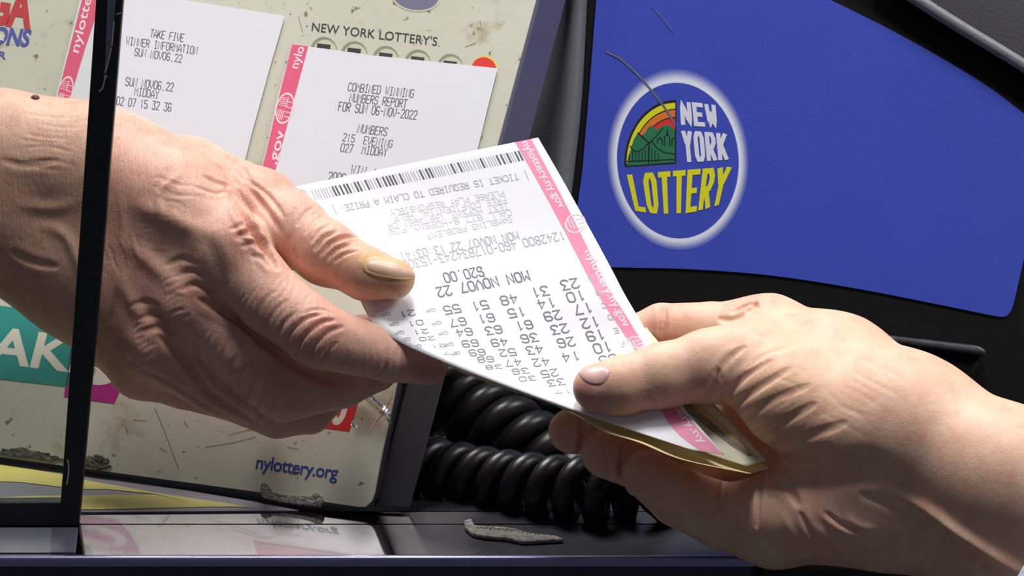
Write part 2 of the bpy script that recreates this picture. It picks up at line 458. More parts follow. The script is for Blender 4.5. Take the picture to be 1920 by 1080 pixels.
# side wall and body behind the face
def body(name, px, depth, m, inset=0.0):
    f = [p + back * 0.0012 + nb * -0.0002 for p in pl(px)]
    return prism(name, f, back * depth, m, board, 0.0015, 2)
body('upper_casing', [(1033, -90), (1008, 0), (936, 270), (896, 420), (850, 500), (-190, 420), (-190, -190), (1033, -190)], 0.038, M['side'])
body('lower_casing', [(850, 500), (803, 560), (774, 620), (745, 728), (719, 850), (700, 944), (690, 948), (-190, 826), (-190, 420)], 0.012, M['side_dark'])
fa, fb = g(701, 951, .0015), g(769, 953, .0015)
ft = BOARD.on(802, 560) - BOARD.n * .002
prism('side_flange', [fa, fb, fb + (ft - fa) * 1.02, ft], np.array([0, .0025, 0]), M['side_dark'], board, .0006, 2)
# printed pieces
O1 = 0.00010
def ink(name, polys, m, off=O1, parent=board): return sheets(name, BOARD, polys, m, parent, off)
ink('headline', text_pix("NEW YORK LOTTERY'S", (584, 58), (819, 86), (586, 42), 0.004, 1.02), M['black_ink'])
balls = [(607, 95), (664, 103), (723, 112), (783, 119), (844, 127)]
for cx, cy in balls:
    b = ink('printed_ball', [ell(cx, cy, 25, 26, 36)], M['ball_dark'])
    ink('ball_face', [ell(cx + 2, cy + 2, 22, 22.5, 36)], M['ball'], O1 + .00004, b)
    ink('ball_digit', [[(cx - 12, cy - 14), (cx + 13, cy - 11), (cx + 12, cy - 3), (cx - 13, cy - 6)], [(cx - 13, cy - 6), (cx - 4, cy - 5), (cx - 8, cy + 14), (cx - 16, cy + 12)],
                       [(cx + 3, cy - 4), (cx + 12, cy - 3), (cx + 8, cy + 14), (cx, cy + 13)]], M['black_ink'], O1 + .00007, b)
rb = ink('red_printed_ball', [ell(908, 131, 25, 26, 36)], M['logo_yellow'])
ink('ball_face', [ell(907, 132, 24, 25, 36)], M['logo_red'], O1 + .00004, rb)
# grommet hole at the top
hl = ink('cable_hole', ring_polys(ell(780, -6, 46, 28, 40, .1), ell(780, -6, 42, 25, 40, .1)), M['ball'])
ink('hole_plug', [ell(780, -6, 42.3, 25.3, 40, .1)], M['side'], O1 * .8, hl)
# partly seen red and violet lettering at the left
ink('red_word', text_pix('MEGA', (-98, 28), (58, 52), (-88, -42), 0.045, 0.92), M['red_print'])
vw = ink('violet_word', text_pix('MILLIONS', (-92, 74), (53, 87), (-84, 44), 0.035, 0.95), M['violet_print'])
ink('star', [[(2 + (9 if k % 2 == 0 else 5) * math.sin(k * math.pi / 5), 70 - (9 if k % 2 == 0 else 5) * math.cos(k * math.pi / 5)) for k in range(10)]], M['lettering_cream'], O1 + .00004, vw)
ink('violet_small_word', text_pix('MEGAPLIER', (-112, 97), (11, 111), (-110, 84), 0.03), M['violet_print'])
# TAKE 5 sign
tk = ink('teal_banner', [[(-150, 556), (0, 573), (160, 594), (140, 727), (0, 711), (-150, 694)]], M['teal'])
ink('sign_lettering', text_pix('TAKE', (-91, 668), (178, 702), (-75, 606), 0.024, 1.0), M['lettering_cream'], O1 + .00004, tk)
mg = ink('magenta_square', [[(136, 622), (252, 640), (236, 706), (214, 757), (120, 744)]], M['magenta'])
ink('sign_numeral', [ell(183, 684, 45, 38, 40, .15)], M['lettering_cream'], O1 + .00004, mg)
ink('numeral_counter', [ell(187, 674, 21, 15, 30, .1) , [(138, 664), (180, 668), (180, 684), (138, 690)]], M['magenta'], O1 + .00007, mg)
# red sign
rd = ink('red_banner', [[(480, 716), (676, 742), (655, 809), (470, 784)]], M['red_ink'])
ink('sign_lettering', text_pix('0', (617, 791), (644, 795), (630, 742), 0.05), M['lettering_cream'], O1 + .00004, rd)
ink('web_address', text_pix('nylottery.org', (479, 878), (632, 898), (483, 854), 0.012, 0.93), M['navy_ink'])
# scratches and wear with their own shapes
sm_ = mat('scratch_brown', lin(128, 114, 88), 0.6)
for pts in [[(290, 765), (310, 812), (335, 880)], [(430, 815), (470, 806), (505, 812)], [(345, 790), (352, 800)], [(300, 840), (312, 846)], [(235, 800), (240, 812)], [(538, 838), (560, 842)], [(660, 20), (676, 14)], [(900, 40), (905, 60)], [(385, 838), (435, 830), (480, 819)], [(250, 787), (275, 789)], [(560, 30), (567, 60)], [(872, 88), (893, 80)]]:
    ink('scratch', stroke_polys(catmull(pts, 5), 1.0), sm_)

def blotch(cx, cy, rx, ry, rot, n=44, rough=0.35, seed=1):
    r = np.random.default_rng(seed); out = []
    ph = r.uniform(0, 6.28, 6)
    for i in range(n):
        a = 2 * math.pi * i / n
        k = 1 + rough * (0.5 * math.sin(3 * a + ph[0]) + 0.35 * math.sin(7 * a + ph[1]) + 0.3 * math.sin(13 * a + ph[2])) + r.uniform(-.08, .08)
        x, y = rx * k * math.cos(a), ry * k * math.sin(a)
        out.append((cx + x * math.cos(rot) - y * math.sin(rot), cy + x * math.sin(rot) + y * math.cos(rot)))
    return out
def lump(name, polys, m, parent, h):
    return [prism(name, [BOARD.on(x, y, h) for x, y in p], -BOARD.n * (h - .00002), m, parent, 0.0002, 1) for p in polys]
lump('dark_residue', [blotch(52, 851, 54, 8, .12, n=90, seed=3, rough=.3), blotch(178, 866, 28, 12, .10, n=70, seed=5, rough=.3)], M['soot'], board, .0006)
lump('grey_residue', [[(489, 907), (497, 904), (505, 911), (512, 922), (540, 928), (575, 930), (592, 922), (602, 927), (606, 938), (598, 949), (560, 946), (520, 940), (492, 933), (487, 920)]], M['velcro'], board, .002)
# wrinkled clear tape over the lower right corner
bm = bmesh.new()
NU, NV = 40, 28
tv = []
r_t = np.random.default_rng(11)
for j in range(NV + 1):
    for i in range(NU + 1):
        s, t = i / NU, j / NV
        x = 664 + 80 * s - 6 * t; y = 726 + 74 * t + 6 * s
        off = .0008 + .0012 * max(0, math.sin(5 * s - 6 * t + 1.2)) ** 6 + .0010 * max(0, math.sin(7 * s + 4 * t)) ** 8 + r_t.uniform(0, .00008)
        tv.append(bm.verts.new(tuple(BOARD.on(x - (max(0, s - .8)) * 30, y, off))))
for j in range(NV):
    for i in range(NU):
        a = j * (NU + 1) + i
        bm.faces.new((tv[a], tv[a + 1], tv[a + NU + 2], tv[a + NU + 1]))
tp = bm_obj('clear_tape', bm, M['tape'], board, True)
tag(tp, 'wrinkled clear tape over the corner')

# ------------------------------------------------------------------ printed receipts taped on the board
def side_words(plane, items, m, parent, off, nm='stripe_lettering'):
    polys = []
    for s, p0, p1, pt in items: polys += text_pix(s, p0, p1, pt, 0.01)
    return sheets(nm, plane, polys, m, parent, off)
def seal(plane, cx, cy, rx, ry, rot, m, parent, off):
    polys = ring_polys(ell(cx, cy, rx, ry, 30, rot), ell(cx, cy, rx * .88, ry * .88, 30, rot))
    c, s = math.cos(rot), math.sin(rot)
    def q(x, y): return (cx + x * rx * c - y * ry * s, cy + x * rx * s + y * ry * c)
    for k in range(5):
        polys += stroke_polys([q(-.7, -.15 - .12 * k + .02), q(-.05, -.15 - .12 * k)], rx * .07)
    for k in range(4):
        polys += stroke_polys([q(-.65 + .2 * k, .15), q(-.65 + .2 * k, .75)], rx * .09)
    polys += stroke_polys([q(.1, -.7), q(.1, -.1), q(.75, -.1)], rx * .1) + stroke_polys([q(.2, -.45), q(.7, -.45)], rx * .09)
    polys += stroke_polys([q(.15, .2), q(.75, .2)], rx * .1) + stroke_polys([q(.15, .5), q(.75, .5)], rx * .1)
    return sheets('seal', plane, polys, m, parent, off)

def receipt(name, label, px, off):
    o = plate(name, BOARD, px, M['paper'], None, off, 0.00012)
    return tag(o, label, 'receipt', 'printed receipts on the board')
ro = .0007
rc1 = receipt('receipt', 'white receipt with TAKE FIVE winner text, half behind the black glass frame', [(158, -32), (345, 0), (534, 30), (505, 130), (470, 258), (430, 420), (300, 420), (45, 385), (108, 170)], ro)
sheets('pink_stripe', BOARD, [[(162, -32), (199, -26), (160, 90), (133, 180), (80, 380), (52, 375), (110, 170)]], M['pink'], rc1, ro + .00016)
side_words(BOARD, [('nylottery.ny.gov', (147, 100), (205, -140), (132, 95))], M['white_ink'], rc1, ro + .00019)
seal(BOARD, 122, 172, 14, 30, .28, M['white_ink'], rc1, ro + .00019)
pr = []
for s, a, b, t in [("TAKE FIVE", (281, 69), (343, 78), (284, 55)), ("WINNER INFORMATION", (236, 83), (369, 102), (238, 69)), ("SUN NOV06,22", (252, 104), (340, 117), (254, 90)),
                   ("SUN NOV06,22", (235, 160), (324, 171), (237, 145)), ("MIDDAY", (252, 178), (296, 185), (254, 164)), ("02 07 15 32 36", (218, 196), (320, 209), (220, 181))]:
    pr += mono_pix(s, a, b, t, .095)
sheets('printed_text', BOARD, pr, M['grey_ink'], rc1, ro + .00016)

rc2 = receipt('receipt', 'white receipt headed COMBINED WINNING NUMBERS REPORT below the board headline', [(548, 83), (700, 104), (933, 128), (915, 200), (893, 290), (862, 400), (840, 480), (640, 480), (446, 452), (497, 291), (520, 185)], ro)
sheets('pink_stripe', BOARD, [[(548, 83), (578, 87), (549, 195), (521, 302), (480, 452), (452, 448), (498, 291), (522, 185)]], M['pink'], rc2, ro + .00016)
side_words(BOARD, [('nylo', (558, 129), (571, 89), (543, 126))], M['white_ink'], rc2, ro + .00019)
side_words(BOARD, [('.gov', (518, 309), (534, 246), (501, 306))], M['white_ink'], rc2, ro + .00019)
seal(BOARD, 534, 203, 17, 30, .24, M['white_ink'], rc2, ro + .00019)
pr = []
for s, a, b, t in [("COMBINED WINNING", (652, 170), (774, 183), (655, 155)), ("NUMBERS REPORT", (655, 190), (761, 202), (658, 175)), ("FOR SUN 06-NOV-2022", (634, 207), (780, 224), (637, 191)),
                   ("NUMBERS", (670, 248), (724, 255), (674, 233)), ("215  EVENING", (642, 264), (734, 277), (645, 250)), ("027  MIDDAY", (638, 284), (724, 293), (641, 269)),
                   ("WIN 4", (657, 325), (703, 331), (661, 310)), ("2006  EVENING", (615, 338), (720, 352), (618, 322))]:
    pr += mono_pix(s, a, b, t, .095)
sheets('printed_text', BOARD, pr, M['grey_ink'], rc2, ro + .00016)

# ------------------------------------------------------------------ glass screen in a black frame at the left
GY = g(100, 987)[1]
GL_P = Plane((0, GY, 0), (0, -1, 0))
screen = thing('glass_screen', 'clear glass screen with a black frame standing on the ledge across the wrist', 'screen', g(120, 988))
def gp(px): return [GL_P.on(x, y) for x, y in px]
dy = np.array([0, .006, 0])
prism('frame_post', gp([(184, -60), (236, -60), (188, 545), (148, 986), (128, 986), (113, 946), (142, 545)]), dy, M['frame'], screen, .0008, 2)
prism('frame_rail', gp([(-480, 946), (113, 942), (130, 960), (128, 986), (-480, 986)]), dy, M['frame'], screen, .0008, 2)
prism('pane', [p + dy * .4 for p in gp([(-480, -60), (190, -60), (148, 545), (118, 948), (-480, 948)])], dy * .3, M['glass'], screen)
prism('seal_strip', [p - dy * .06 for p in gp([(204, -60), (222, -60), (209, 95), (196, 150), (198, 100)])], dy * .05, M['side'], screen)
prism('foot_plate', [g(x, y, .0004) for x, y in [(-260, 989), (146, 989), (141, 1036), (-260, 1036)]], np.array([0, 0, -.0003]), mat('grey_clear_plastic', lin(122, 126, 138), .25, vary=(lin(100, 104, 116), 30, .5)), screen)
prism('foot_plate', [g(x, y, .0006) for x, y in [(97, 990), (145, 990), (140, 1035), (95, 1035)]], np.array([0, 0, -.0002]), mat('violet_grey_plastic', lin(84, 82, 100), .3), screen)
chip_ = mat('clear_chip', lin(196, 196, 200), .3)
for pts in [[(226, 24), (219, 27)], [(214, 40), (212, 60), (210, 85)], [(208, 92), (203, 115), (198, 135), (196, 150), (192, 165), (186, 171)], [(200, 145), (196, 134)], [(127, 862), (129, 880), (127, 898), (125, 908)]]:
    sheets('chipped_edge', GL_P, stroke_polys(catmull(pts, 5), 2.6), chip_, screen, .0005)

# ------------------------------------------------------------------ the terminal with the blue panel
TP = P(1500, 560, 152)
tu = np.array([math.cos(math.radians(10)), math.sin(math.radians(10)), 0])
tb = np.array([-tu[1], tu[0], 0.0])
tilt = math.radians(26)
tv_ = math.cos(tilt) * np.array([0, 0, 1.0]) + math.sin(tilt) * tb
tn = np.cross(tu, tv_)
TERM = Plane(TP, tn)
terminal = thing('lottery_terminal', 'black lottery terminal with a blue front panel behind the right hand', 'terminal', (TP[0], TP[1], 0))
def tpl(px, off=0.0): return [TERM.on(x, y, off) for x, y in px]
prism('housing', tpl([(1090, -120), (1082, 200), (1066, 340), (1050, 480), (1030, 640), (1010, 770), (1900, 775), (2080, 775), (2080, -120)], -.0004), tb * .05, M['black'], terminal, .002, 2)
blue_px = [(1120, -80), (1118, 0), (1104, 180), (1092, 320), (1078, 420), (1066, 505), (1150, 501)] + \
    [tuple(p) for p in catmull([(1150, 501), (1300, 505), (1450, 517), (1600, 540), (1740, 567), (1862, 592)], 6)] + \
    [tuple(p) for p in catmull([(1862, 592), (1882, 594), (1893, 587), (1900, 572)], 4)] + [(1912, 520), (1930, 440), (1990, 240)] + \
    [tuple(p) for p in catmull([(1960, 240), (1919, 212), (1840, 154), (1700, 72), (1557, 0), (1420, -60)], 6)]
bp_ = plate('blue_panel', TERM, blue_px, M['blue'], terminal, 0.0, .0004)
def tink(name, polys, m, off, parent=bp_, step=0.0): return sheets(name, TERM, polys, m, parent, off, step)
T1 = .00048
# oval badge: soft white halo then blue oval
def badge_ell(k): return ell(1271, 301, 114 * k, 146 * k, 72, -.06)
halo = ring_polys(ell(1271, 299, 132, 170, 72, -.06), badge_ell(.995))
hm = bpy.data.materials.new('badge_halo'); hm.use_nodes = True
_n = hm.node_tree; _b = _n.nodes['Principled BSDF']; _b.inputs['Roughness'].default_value = .45
_a = _n.nodes.new('ShaderNodeAttribute'); _a.attribute_name = 'fade'
_r = _n.nodes.new('ShaderNodeValToRGB'); _r.color_ramp.elements[0].color = lin(56, 75, 189); _r.color_ramp.elements[1].color = lin(232, 238, 255)
_r.color_ramp.elements[1].position = .8
_n.links.new(_a.outputs['Fac'], _r.inputs[0]); _n.links.new(_r.outputs[0], _b.inputs['Base Color'])
N_ = 72; vs, fs, fade = [], [], []
rings = [(0, 0.0), (.25, .18), (.5, .5), (.75, .82), (1.0, 1.0)]
E1, E2 = ell(1271, 299, 133, 171, N_, -.06), badge_ell(.99)
for k, f_ in rings:
    for a, b in zip(E1, E2):
        vs.append(TERM.on(a[0] + (b[0] - a[0]) * k, a[1] + (b[1] - a[1]) * k, T1 - .00003)); fade.append(f_)
for j in range(len(rings) - 1):
    for i in range(N_):
        fs.append((j * N_ + i, j * N_ + (i + 1) % N_, (j + 1) * N_ + (i + 1) % N_, (j + 1) * N_ + i))
ho = mesh_obj('badge_halo', vs, fs, hm, bp_)
at = ho.data.attributes.new('fade', 'FLOAT', 'POINT'); at.data.foreach_set('value', fade)
tink('badge_oval', [badge_ell(1.0)], M['blue'], T1 + .00002)
# landscape emblem: quarter circle of sky bands, hills, bridge
qb = (1266, 306)
def quart(k, n=16):
    c = [(1266, 306 - 117 * k)]
    return [(1266 - 93 * k * math.sin(a), 309 - 118 * k * math.cos(a)) for a in np.linspace(0, math.pi / 2 * .985, n)]
tink('emblem_outline', [quart(1.03) + [(1172, 314), (1268, 307), (1268, 187)]], M['logo_black'], T1 + .00005)
def band(k0, k1): 
    a, b = quart(k0), quart(k1); return [[a[i], a[i + 1], b[i + 1], b[i]] for i in range(len(a) - 1)]
tink('yellow_band', band(.985, .89), M['logo_yellow'], T1 + .00008)
tink('orange_band', band(.87, .76), M['logo_orange'], T1 + .00008)
tink('red_band', band(.74, .56), M['logo_red'], T1 + .00008)
hills = [(1265, 304), (1176, 311), (1177, 297), (1182, 282), (1188, 262), (1196, 249), (1204, 254), (1209, 250), (1216, 238), (1222, 236), (1230, 243), (1240, 237), (1250, 234), (1258, 236), (1265, 242)]
tink('green_hills', [hills], M['logo_green'], T1 + .00011)
bl = []
for pts in [[(1182, 274), (1188, 283), (1196, 284), (1206, 279), (1216, 268), (1222, 265), (1232, 278), (1245, 286), (1265, 289)], [(1174, 303), (1265, 299)], [(1196, 249), (1208, 261), (1218, 268), (1232, 254), (1243, 240)], [(1204, 254), (1209, 262)],
            [(1233, 268), (1233, 262), (1238, 258), (1241, 262), (1242, 272)], [(1246, 272), (1246, 256), (1250, 253), (1251, 240), (1252, 253), (1255, 256), (1256, 274)], [(1260, 272), (1260, 260), (1265, 259)], [(1216, 306), (1217, 268)]]:
    bl += stroke_polys(pts, 2.2)
for i, x in enumerate(range(1180, 1236, 6)): bl += stroke_polys([(x, 303), (x, 303 - [14, 20, 20, 18, 17, 22, 28, 26, 20, 16][i])], 1.6)
tink('emblem_lines', bl, M['logo_black'], T1 + .00014)
def quadmap(bl, br, tl, tr):
    bl, br, tl, tr = map(np.array, (bl, br, tl, tr))
    return lambda u, v: tuple((bl * (1 - u) + br * u) * (1 - v) + (tl * (1 - u) + tr * u) * v)
tink('badge_words', block_pix('NEW', quadmap((1277., 235.), (1348., 239.), (1274., 189.), (1341., 196.)), 23, 2.5, 46, 8.5), M['logo_white'], T1 + .00014, step=2e-6)
tink('badge_words', block_pix('YORK', quadmap((1283., 305.), (1366., 300.), (1277., 244.), (1362., 250.)), 19.5, 2.2, 58, 8), M['logo_white'], T1 + .00014, step=2e-6)
def bent(u, v):
    top = np.array([1175 + 197 * u, 327 - 15 * u])
    bot = np.array([1191 + 163 * u, 388 + 19 * math.sin(math.pi * min(1, .12 + u * .76)) - 12 * u])
    return tuple(bot + (top - bot) * v)
tink('badge_word_yellow', block_pix('LOTTERY', bent, 25.5, 2.6, 76, 10), M['logo_yellow'], T1 + .00014, step=2e-6)
tink('scuff_mark', stroke_polys(catmull([(1137, 97), (1165, 112), (1205, 150), (1245, 200), (1275, 250), (1296, 282)], 6), 3.6)[:22] + stroke_polys([(1222, 12), (1240, 32), (1262, 60)], 1.6), mat('scuff', lin(104, 108, 128), .5), T1 + .00018)
# hood at the upper right, ridge at the lower right, rounded left side
hood_px = [(1640, -100), (1700, -16), (1790, 42), (1905, 112), (2080, 222), (2080, -100)]
prism('hood', tpl(hood_px, .009), -TERM.n * .012, M['hood'], terminal, .003, 4, True)
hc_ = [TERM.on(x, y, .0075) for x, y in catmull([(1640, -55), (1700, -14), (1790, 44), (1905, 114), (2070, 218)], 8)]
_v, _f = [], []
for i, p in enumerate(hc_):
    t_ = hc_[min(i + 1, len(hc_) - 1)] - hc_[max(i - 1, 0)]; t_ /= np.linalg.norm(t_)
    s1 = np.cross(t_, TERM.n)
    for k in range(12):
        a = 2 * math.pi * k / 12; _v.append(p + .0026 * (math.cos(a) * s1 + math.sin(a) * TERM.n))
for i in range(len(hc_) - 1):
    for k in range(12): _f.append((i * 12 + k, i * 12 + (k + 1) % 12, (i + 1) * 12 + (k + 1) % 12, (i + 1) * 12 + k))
tag(mesh_obj('hood_highlight', _v, _f, M['edge_highlight'], terminal, True), 'pale rounded strip along the hood edge, coloured as its highlight')  # tube added to carry the painted highlight of the hood edge
prism('ridge', tpl([(1440, 604), (1600, 620), (1836, 647), (1851, 656), (1848, 668), (1836, 664), (1600, 634), (1440, 617)], .008), -TERM.n * .009, M['ridge'], terminal, .0012, 3, True)
prism('lower_flap', tpl([(1440, 622), (1600, 636), (1838, 664), (1836, 700), (1800, 790), (1440, 770)], .003), -TERM.n * .004, M['black'], terminal, .001, 2, True)
# rounded grey-green corner at the terminal's left
cols = []
NS = 14
left = [(1066, -90), (1040, 120), (1004, 262), (990, 420), (975, 560), (950, 720)]
right = [(1096, -90), (1090, 60), (1082, 200), (1068, 330), (1050, 480), (1024, 640)]
L_, R_ = catmull(left, 6), catmull(right, 6)
vs, fs = [], []
for a, b in zip(L_, R_):
    pa, pb = TERM.on(a[0] - 14, a[1], -.030), TERM.on(b[0] - 12, b[1], .001)
    for i in range(NS + 1):
        t = i / NS
        an = t * math.pi / 2
        p = pa * (1 - math.sin(an)) + pb * math.sin(an) + TERM.n * .012 * math.sin(2 * an) * .5
        vs.append(p)
m_ = NS + 1
for j in range(len(L_) - 1):
    for i in range(NS): fs.append((j * m_ + i, j * m_ + i + 1, (j + 1) * m_ + i + 1, (j + 1) * m_ + i))
co = mesh_obj('rounded_corner', vs, fs, M['column'], terminal, True)
sm = co.modifiers.new('solid', 'SOLIDIFY'); sm.thickness = .004; sm.offset = -1
# dark base of the terminal down to the counter
bm = bmesh.new()
bq = tpl([(955, 700), (2080, 760)], -.02)
box(bm, bq[0][0], .36, bq[0][1] + .012, bq[0][1] + .12, -0.0358, bq[0][2] - .003, .004, 3)
bm_obj('base', bm, M['black_deep'], terminal)

# ------------------------------------------------------------------ coiled cords
def tube(path, rad, n=14):
    path = [np.array(p) for p in path]
    vs, fs = [], []
    up = None
    for i, p in enumerate(path):
        t = path[min(i + 1, len(path) - 1)] - path[max(i - 1, 0)]
        t = t / np.linalg.norm(t)
        if up is None:
            up = np.cross(t, [0, 0, 1.0]); up /= np.linalg.norm(up)
        up = up - t * (up @ t); up /= np.linalg.norm(up)
        b = np.cross(t, up)
        r = rad(i / (len(path) - 1)) if callable(rad) else rad
        for k in range(n):
            a = 2 * math.pi * k / n
            vs.append(p + r * (math.cos(a) * up + math.sin(a) * b))
    for i in range(len(path) - 1):
        for k in range(n):
            fs.append((i * n + k, i * n + (k + 1) % n, (i + 1) * n + (k + 1) % n, (i + 1) * n + k))
    fs.append(tuple(range(n - 1, -1, -1))); fs.append(tuple((len(path) - 1) * n + k for k in range(n)))
    return vs, fs
def coil(ctrl, R, turns, phase, lead_in=None, lead_out=None, hand=1):
    c = np.array(catmull(ctrl, 24))
    seg = np.r_[0, np.cumsum(np.linalg.norm(np.diff(c, axis=0), axis=1))]
    n = int(turns * 40)
    out = []
    s_ = np.linspace(0, seg[-1], n)
    cx = np.stack([np.interp(s_, seg, c[:, k]) for k in range(3)], 1)
    for i in range(n):
        t = cx[min(i + 1, n - 1)] - cx[max(i - 1, 0)]; t /= np.linalg.norm(t)
        a1 = np.cross(t, [0, 0, 1.0]); a1 /= np.linalg.norm(a1); a2 = np.cross(a1, t)
        an = phase + hand * 2 * math.pi * turns * i / n
        rr = R(i / n) if callable(R) else R
        out.append(cx[i] + rr * (math.cos(an) * a1 + math.sin(an) * a2))
    if lead_out is not None: out += [np.array(q) for q in catmull([out[-1]] + lead_out, 12)][1:]
    return out
k_ = mmpx(60)
low = coil([P(770, 878, 78), P(840, 890, 68), P(930, 906, 55), P(1030, 918, 42), P(1120, 923, 33), P(1170, 923, 31)], 46 * k_, 8.6, 1.2,
           None, [P(1192, 905, 27), P(1225, 945, 28), P(1262, 968, 33), P(1330, 975, 42)])
v_, f_ = tube(low, 21 * k_, 14)
c1 = mesh_obj('coiled_cord', v_, f_, M['rubber'], None, True)
tag(c1, 'black coiled cord lying on the ledge in front of the other coil', 'cord', 'coiled cords')
upc = coil([P(795, 700, 118), P(850, 752, 112), P(915, 790, 104), P(985, 838, 94), P(1060, 890, 86), P(1120, 935, 82)], 58 * k_, 8.0, 2.2)
v_, f_ = tube(upc, 25 * k_, 14)
c2 = mesh_obj('coiled_cord', v_, f_, M['rubber'], None, True)
tag(c2, 'thicker black coiled cord sloping down from beneath the ticket to behind the lower coil', 'cord', 'coiled cords')

# grey fuzzy scrap on the ledge
bm = bmesh.new()
pts = [(870, 975), (884, 972), (890, 984), (915, 986), (940, 987), (965, 990), (985, 996), (1010, 1000), (1040, 1003), (1058, 1010), (1010, 1013), (980, 1014), (950, 1008), (905, 1004), (885, 1000), (872, 988)]
sc = prism('velcro_scrap', [g(x, y, .0016) for x, y in pts], np.array([0, 0, -.0014]), M['velcro'], None, .0003, 1)
tag(sc, 'small grey fuzzy scrap lying on the ledge below the cord', 'scrap')
sv, sf = [], []
r_s = np.random.default_rng(4)
for i in range(46):
    t = i / 45
    x = 895 + 145 * t; y = 987 + 16 * t + r_s.uniform(0, 4)
    p = g(x, y, .0014); h = r_s.uniform(.0006, .0014); w = .0003
    k = len(sv)
    sv += [p + [-w, 0, 0], p + [w, 0, 0], p + [0, w, 0], p + [0, 0, h]]
    sf += [(k, k + 1, k + 3), (k + 1, k + 2, k + 3), (k + 2, k, k + 3)]
mesh_obj('bristles', sv, sf, M['velcro'], sc)

# ------------------------------------------------------------------ the ticket held between the hands
TK_ROWS = [  # left edge / right edge of the sheet (px, py, mm), top to bottom
 ((553, 350, 36), (1009, 258, 38)),
 ((606, 425, 26), (1053, 334, 29)),
 ((655, 515, 13), (1101, 420, 19)),
 ((694, 598, 0), (1147, 505, 8)),
 ((748, 640, -6), (1172, 553, 1)),
 ((846, 684, -12), (1221, 637, -9)),
 ((990, 739, -20), (1248, 697, -18)),
 ((1140, 792, -29), (1283, 765, -27)),
 ((1296, 843, -38), (1359, 853, -38)),
]
NUT, NVT = 24, 72
def ticket_grid(rows, nu, nv, sag=3.0, push=0.0, lip=0.0):
    L = np.array(catmull([r[0] for r in rows], 12)); R = np.array(catmull([r[1] for r in rows], 12))
    tv = np.linspace(0, len(L) - 1, nv + 1)
    idx = np.arange(len(L))
    Ls = np.stack([np.interp(tv, idx, L[:, k]) for k in range(3)], 1); Rs = np.stack([np.interp(tv, idx, R[:, k]) for k in range(3)], 1)
    G = np.zeros((nv + 1, nu + 1, 3)); PX = np.zeros((nv + 1, nu + 1, 2))
    for j in range(nv + 1):
        v = j / nv
        for i in range(nu + 1):
            u = i / nu
            q = Ls[j] * (1 - u) + Rs[j] * u
            d = q[2] + sag * math.sin(math.pi * u) * math.sin(math.pi * min(1, v * 1.1)) + push - lip * math.exp(-u / .07)
            G[j, i] = P(q[0], q[1], d); PX[j, i] = q[:2]
    return G, PX
TG, TPX = ticket_grid(TK_ROWS, NUT, NVT)
def grid_mesh(name, G, m, thick, parent=None, curl=None):
    nv, nu = G.shape[0] - 1, G.shape[1] - 1
    vs = [tuple(p) for p in G.reshape(-1, 3)]
    fs = [(j * (nu + 1) + i, (j + 1) * (nu + 1) + i, (j + 1) * (nu + 1) + i + 1, j * (nu + 1) + i + 1) for j in range(nv) for i in range(nu)]
    o = mesh_obj(name, vs, fs, m, parent, True)
    sm = o.modifiers.new('solid', 'SOLIDIFY'); sm.thickness = thick; sm.offset = -1
    return o
# surface normals towards the lens
def grid_normals(G):
    du = np.gradient(G, axis=1); dv = np.gradient(G, axis=0)
    n = np.cross(du, dv); n /= np.linalg.norm(n, axis=2)[..., None]
    if (n * (CAM - G)).sum() < 0: n = -n
    return n
TN = grid_normals(TG)
ticket = grid_mesh('lottery_ticket', TG, M['ticket'], 0.00012)
tag(ticket, 'white lottery ticket with pink edge stripe held between the two hands', 'ticket')

# fine lookup pixel -> surface
_SU, _SV = 8, 8
def fine(G):
    nv, nu = G.shape[0] - 1, G.shape[1] - 1
    a = np.linspace(0, nv, nv * _SV + 1); b = np.linspace(0, nu, nu * _SU + 1)
    j = np.minimum(a.astype(int), nv - 1); i = np.minimum(b.astype(int), nu - 1)
    fa = (a - j)[:, None, None]; fb = (b - i)[None, :, None]
    g00, g01, g10, g11 = G[j][:, i], G[j][:, i + 1], G[j + 1][:, i], G[j + 1][:, i + 1]
    return g00 * (1 - fa) * (1 - fb) + g01 * (1 - fa) * fb + g10 * fa * (1 - fb) + g11 * fa * fb
FPXg = fine(TPX); FGg = fine(TG); FNg = fine(TN)
_kd = KDTree(FPXg.shape[0] * FPXg.shape[1])
for n_, q in enumerate(FPXg.reshape(-1, 2)): _kd.insert((q[0], q[1], 0), n_)
_kd.balance()
_fg, _fn, _fp = FGg.reshape(-1, 3), FNg.reshape(-1, 3), FPXg.reshape(-1, 2)
def on_ticket(x, y, off):
    _, n_, _ = _kd.find((x, y, 0))
    p0, nn = _fg[n_], _fn[n_]
    # the point where the sight line meets the local tangent plane of the sheet
    r = ray(x, y); dd = (r @ nn)
    if abs(dd) < 0.08 or abs(_fp[n_][0] - x) + abs(_fp[n_][1] - y) > 8: return p0 + nn * off
    return CAM + ((p0 - CAM) @ nn) / dd * r + nn * off
def ticket_ink(name, polys, m, off=.00007):
    vs, fs = [], []
    for p in polys:
        k = len(vs); vs += [on_ticket(x, y, off) for x, y in p]; fs.append(tuple(range(k, k + len(p))))
    return mesh_obj(name, vs, fs, m, ticket)

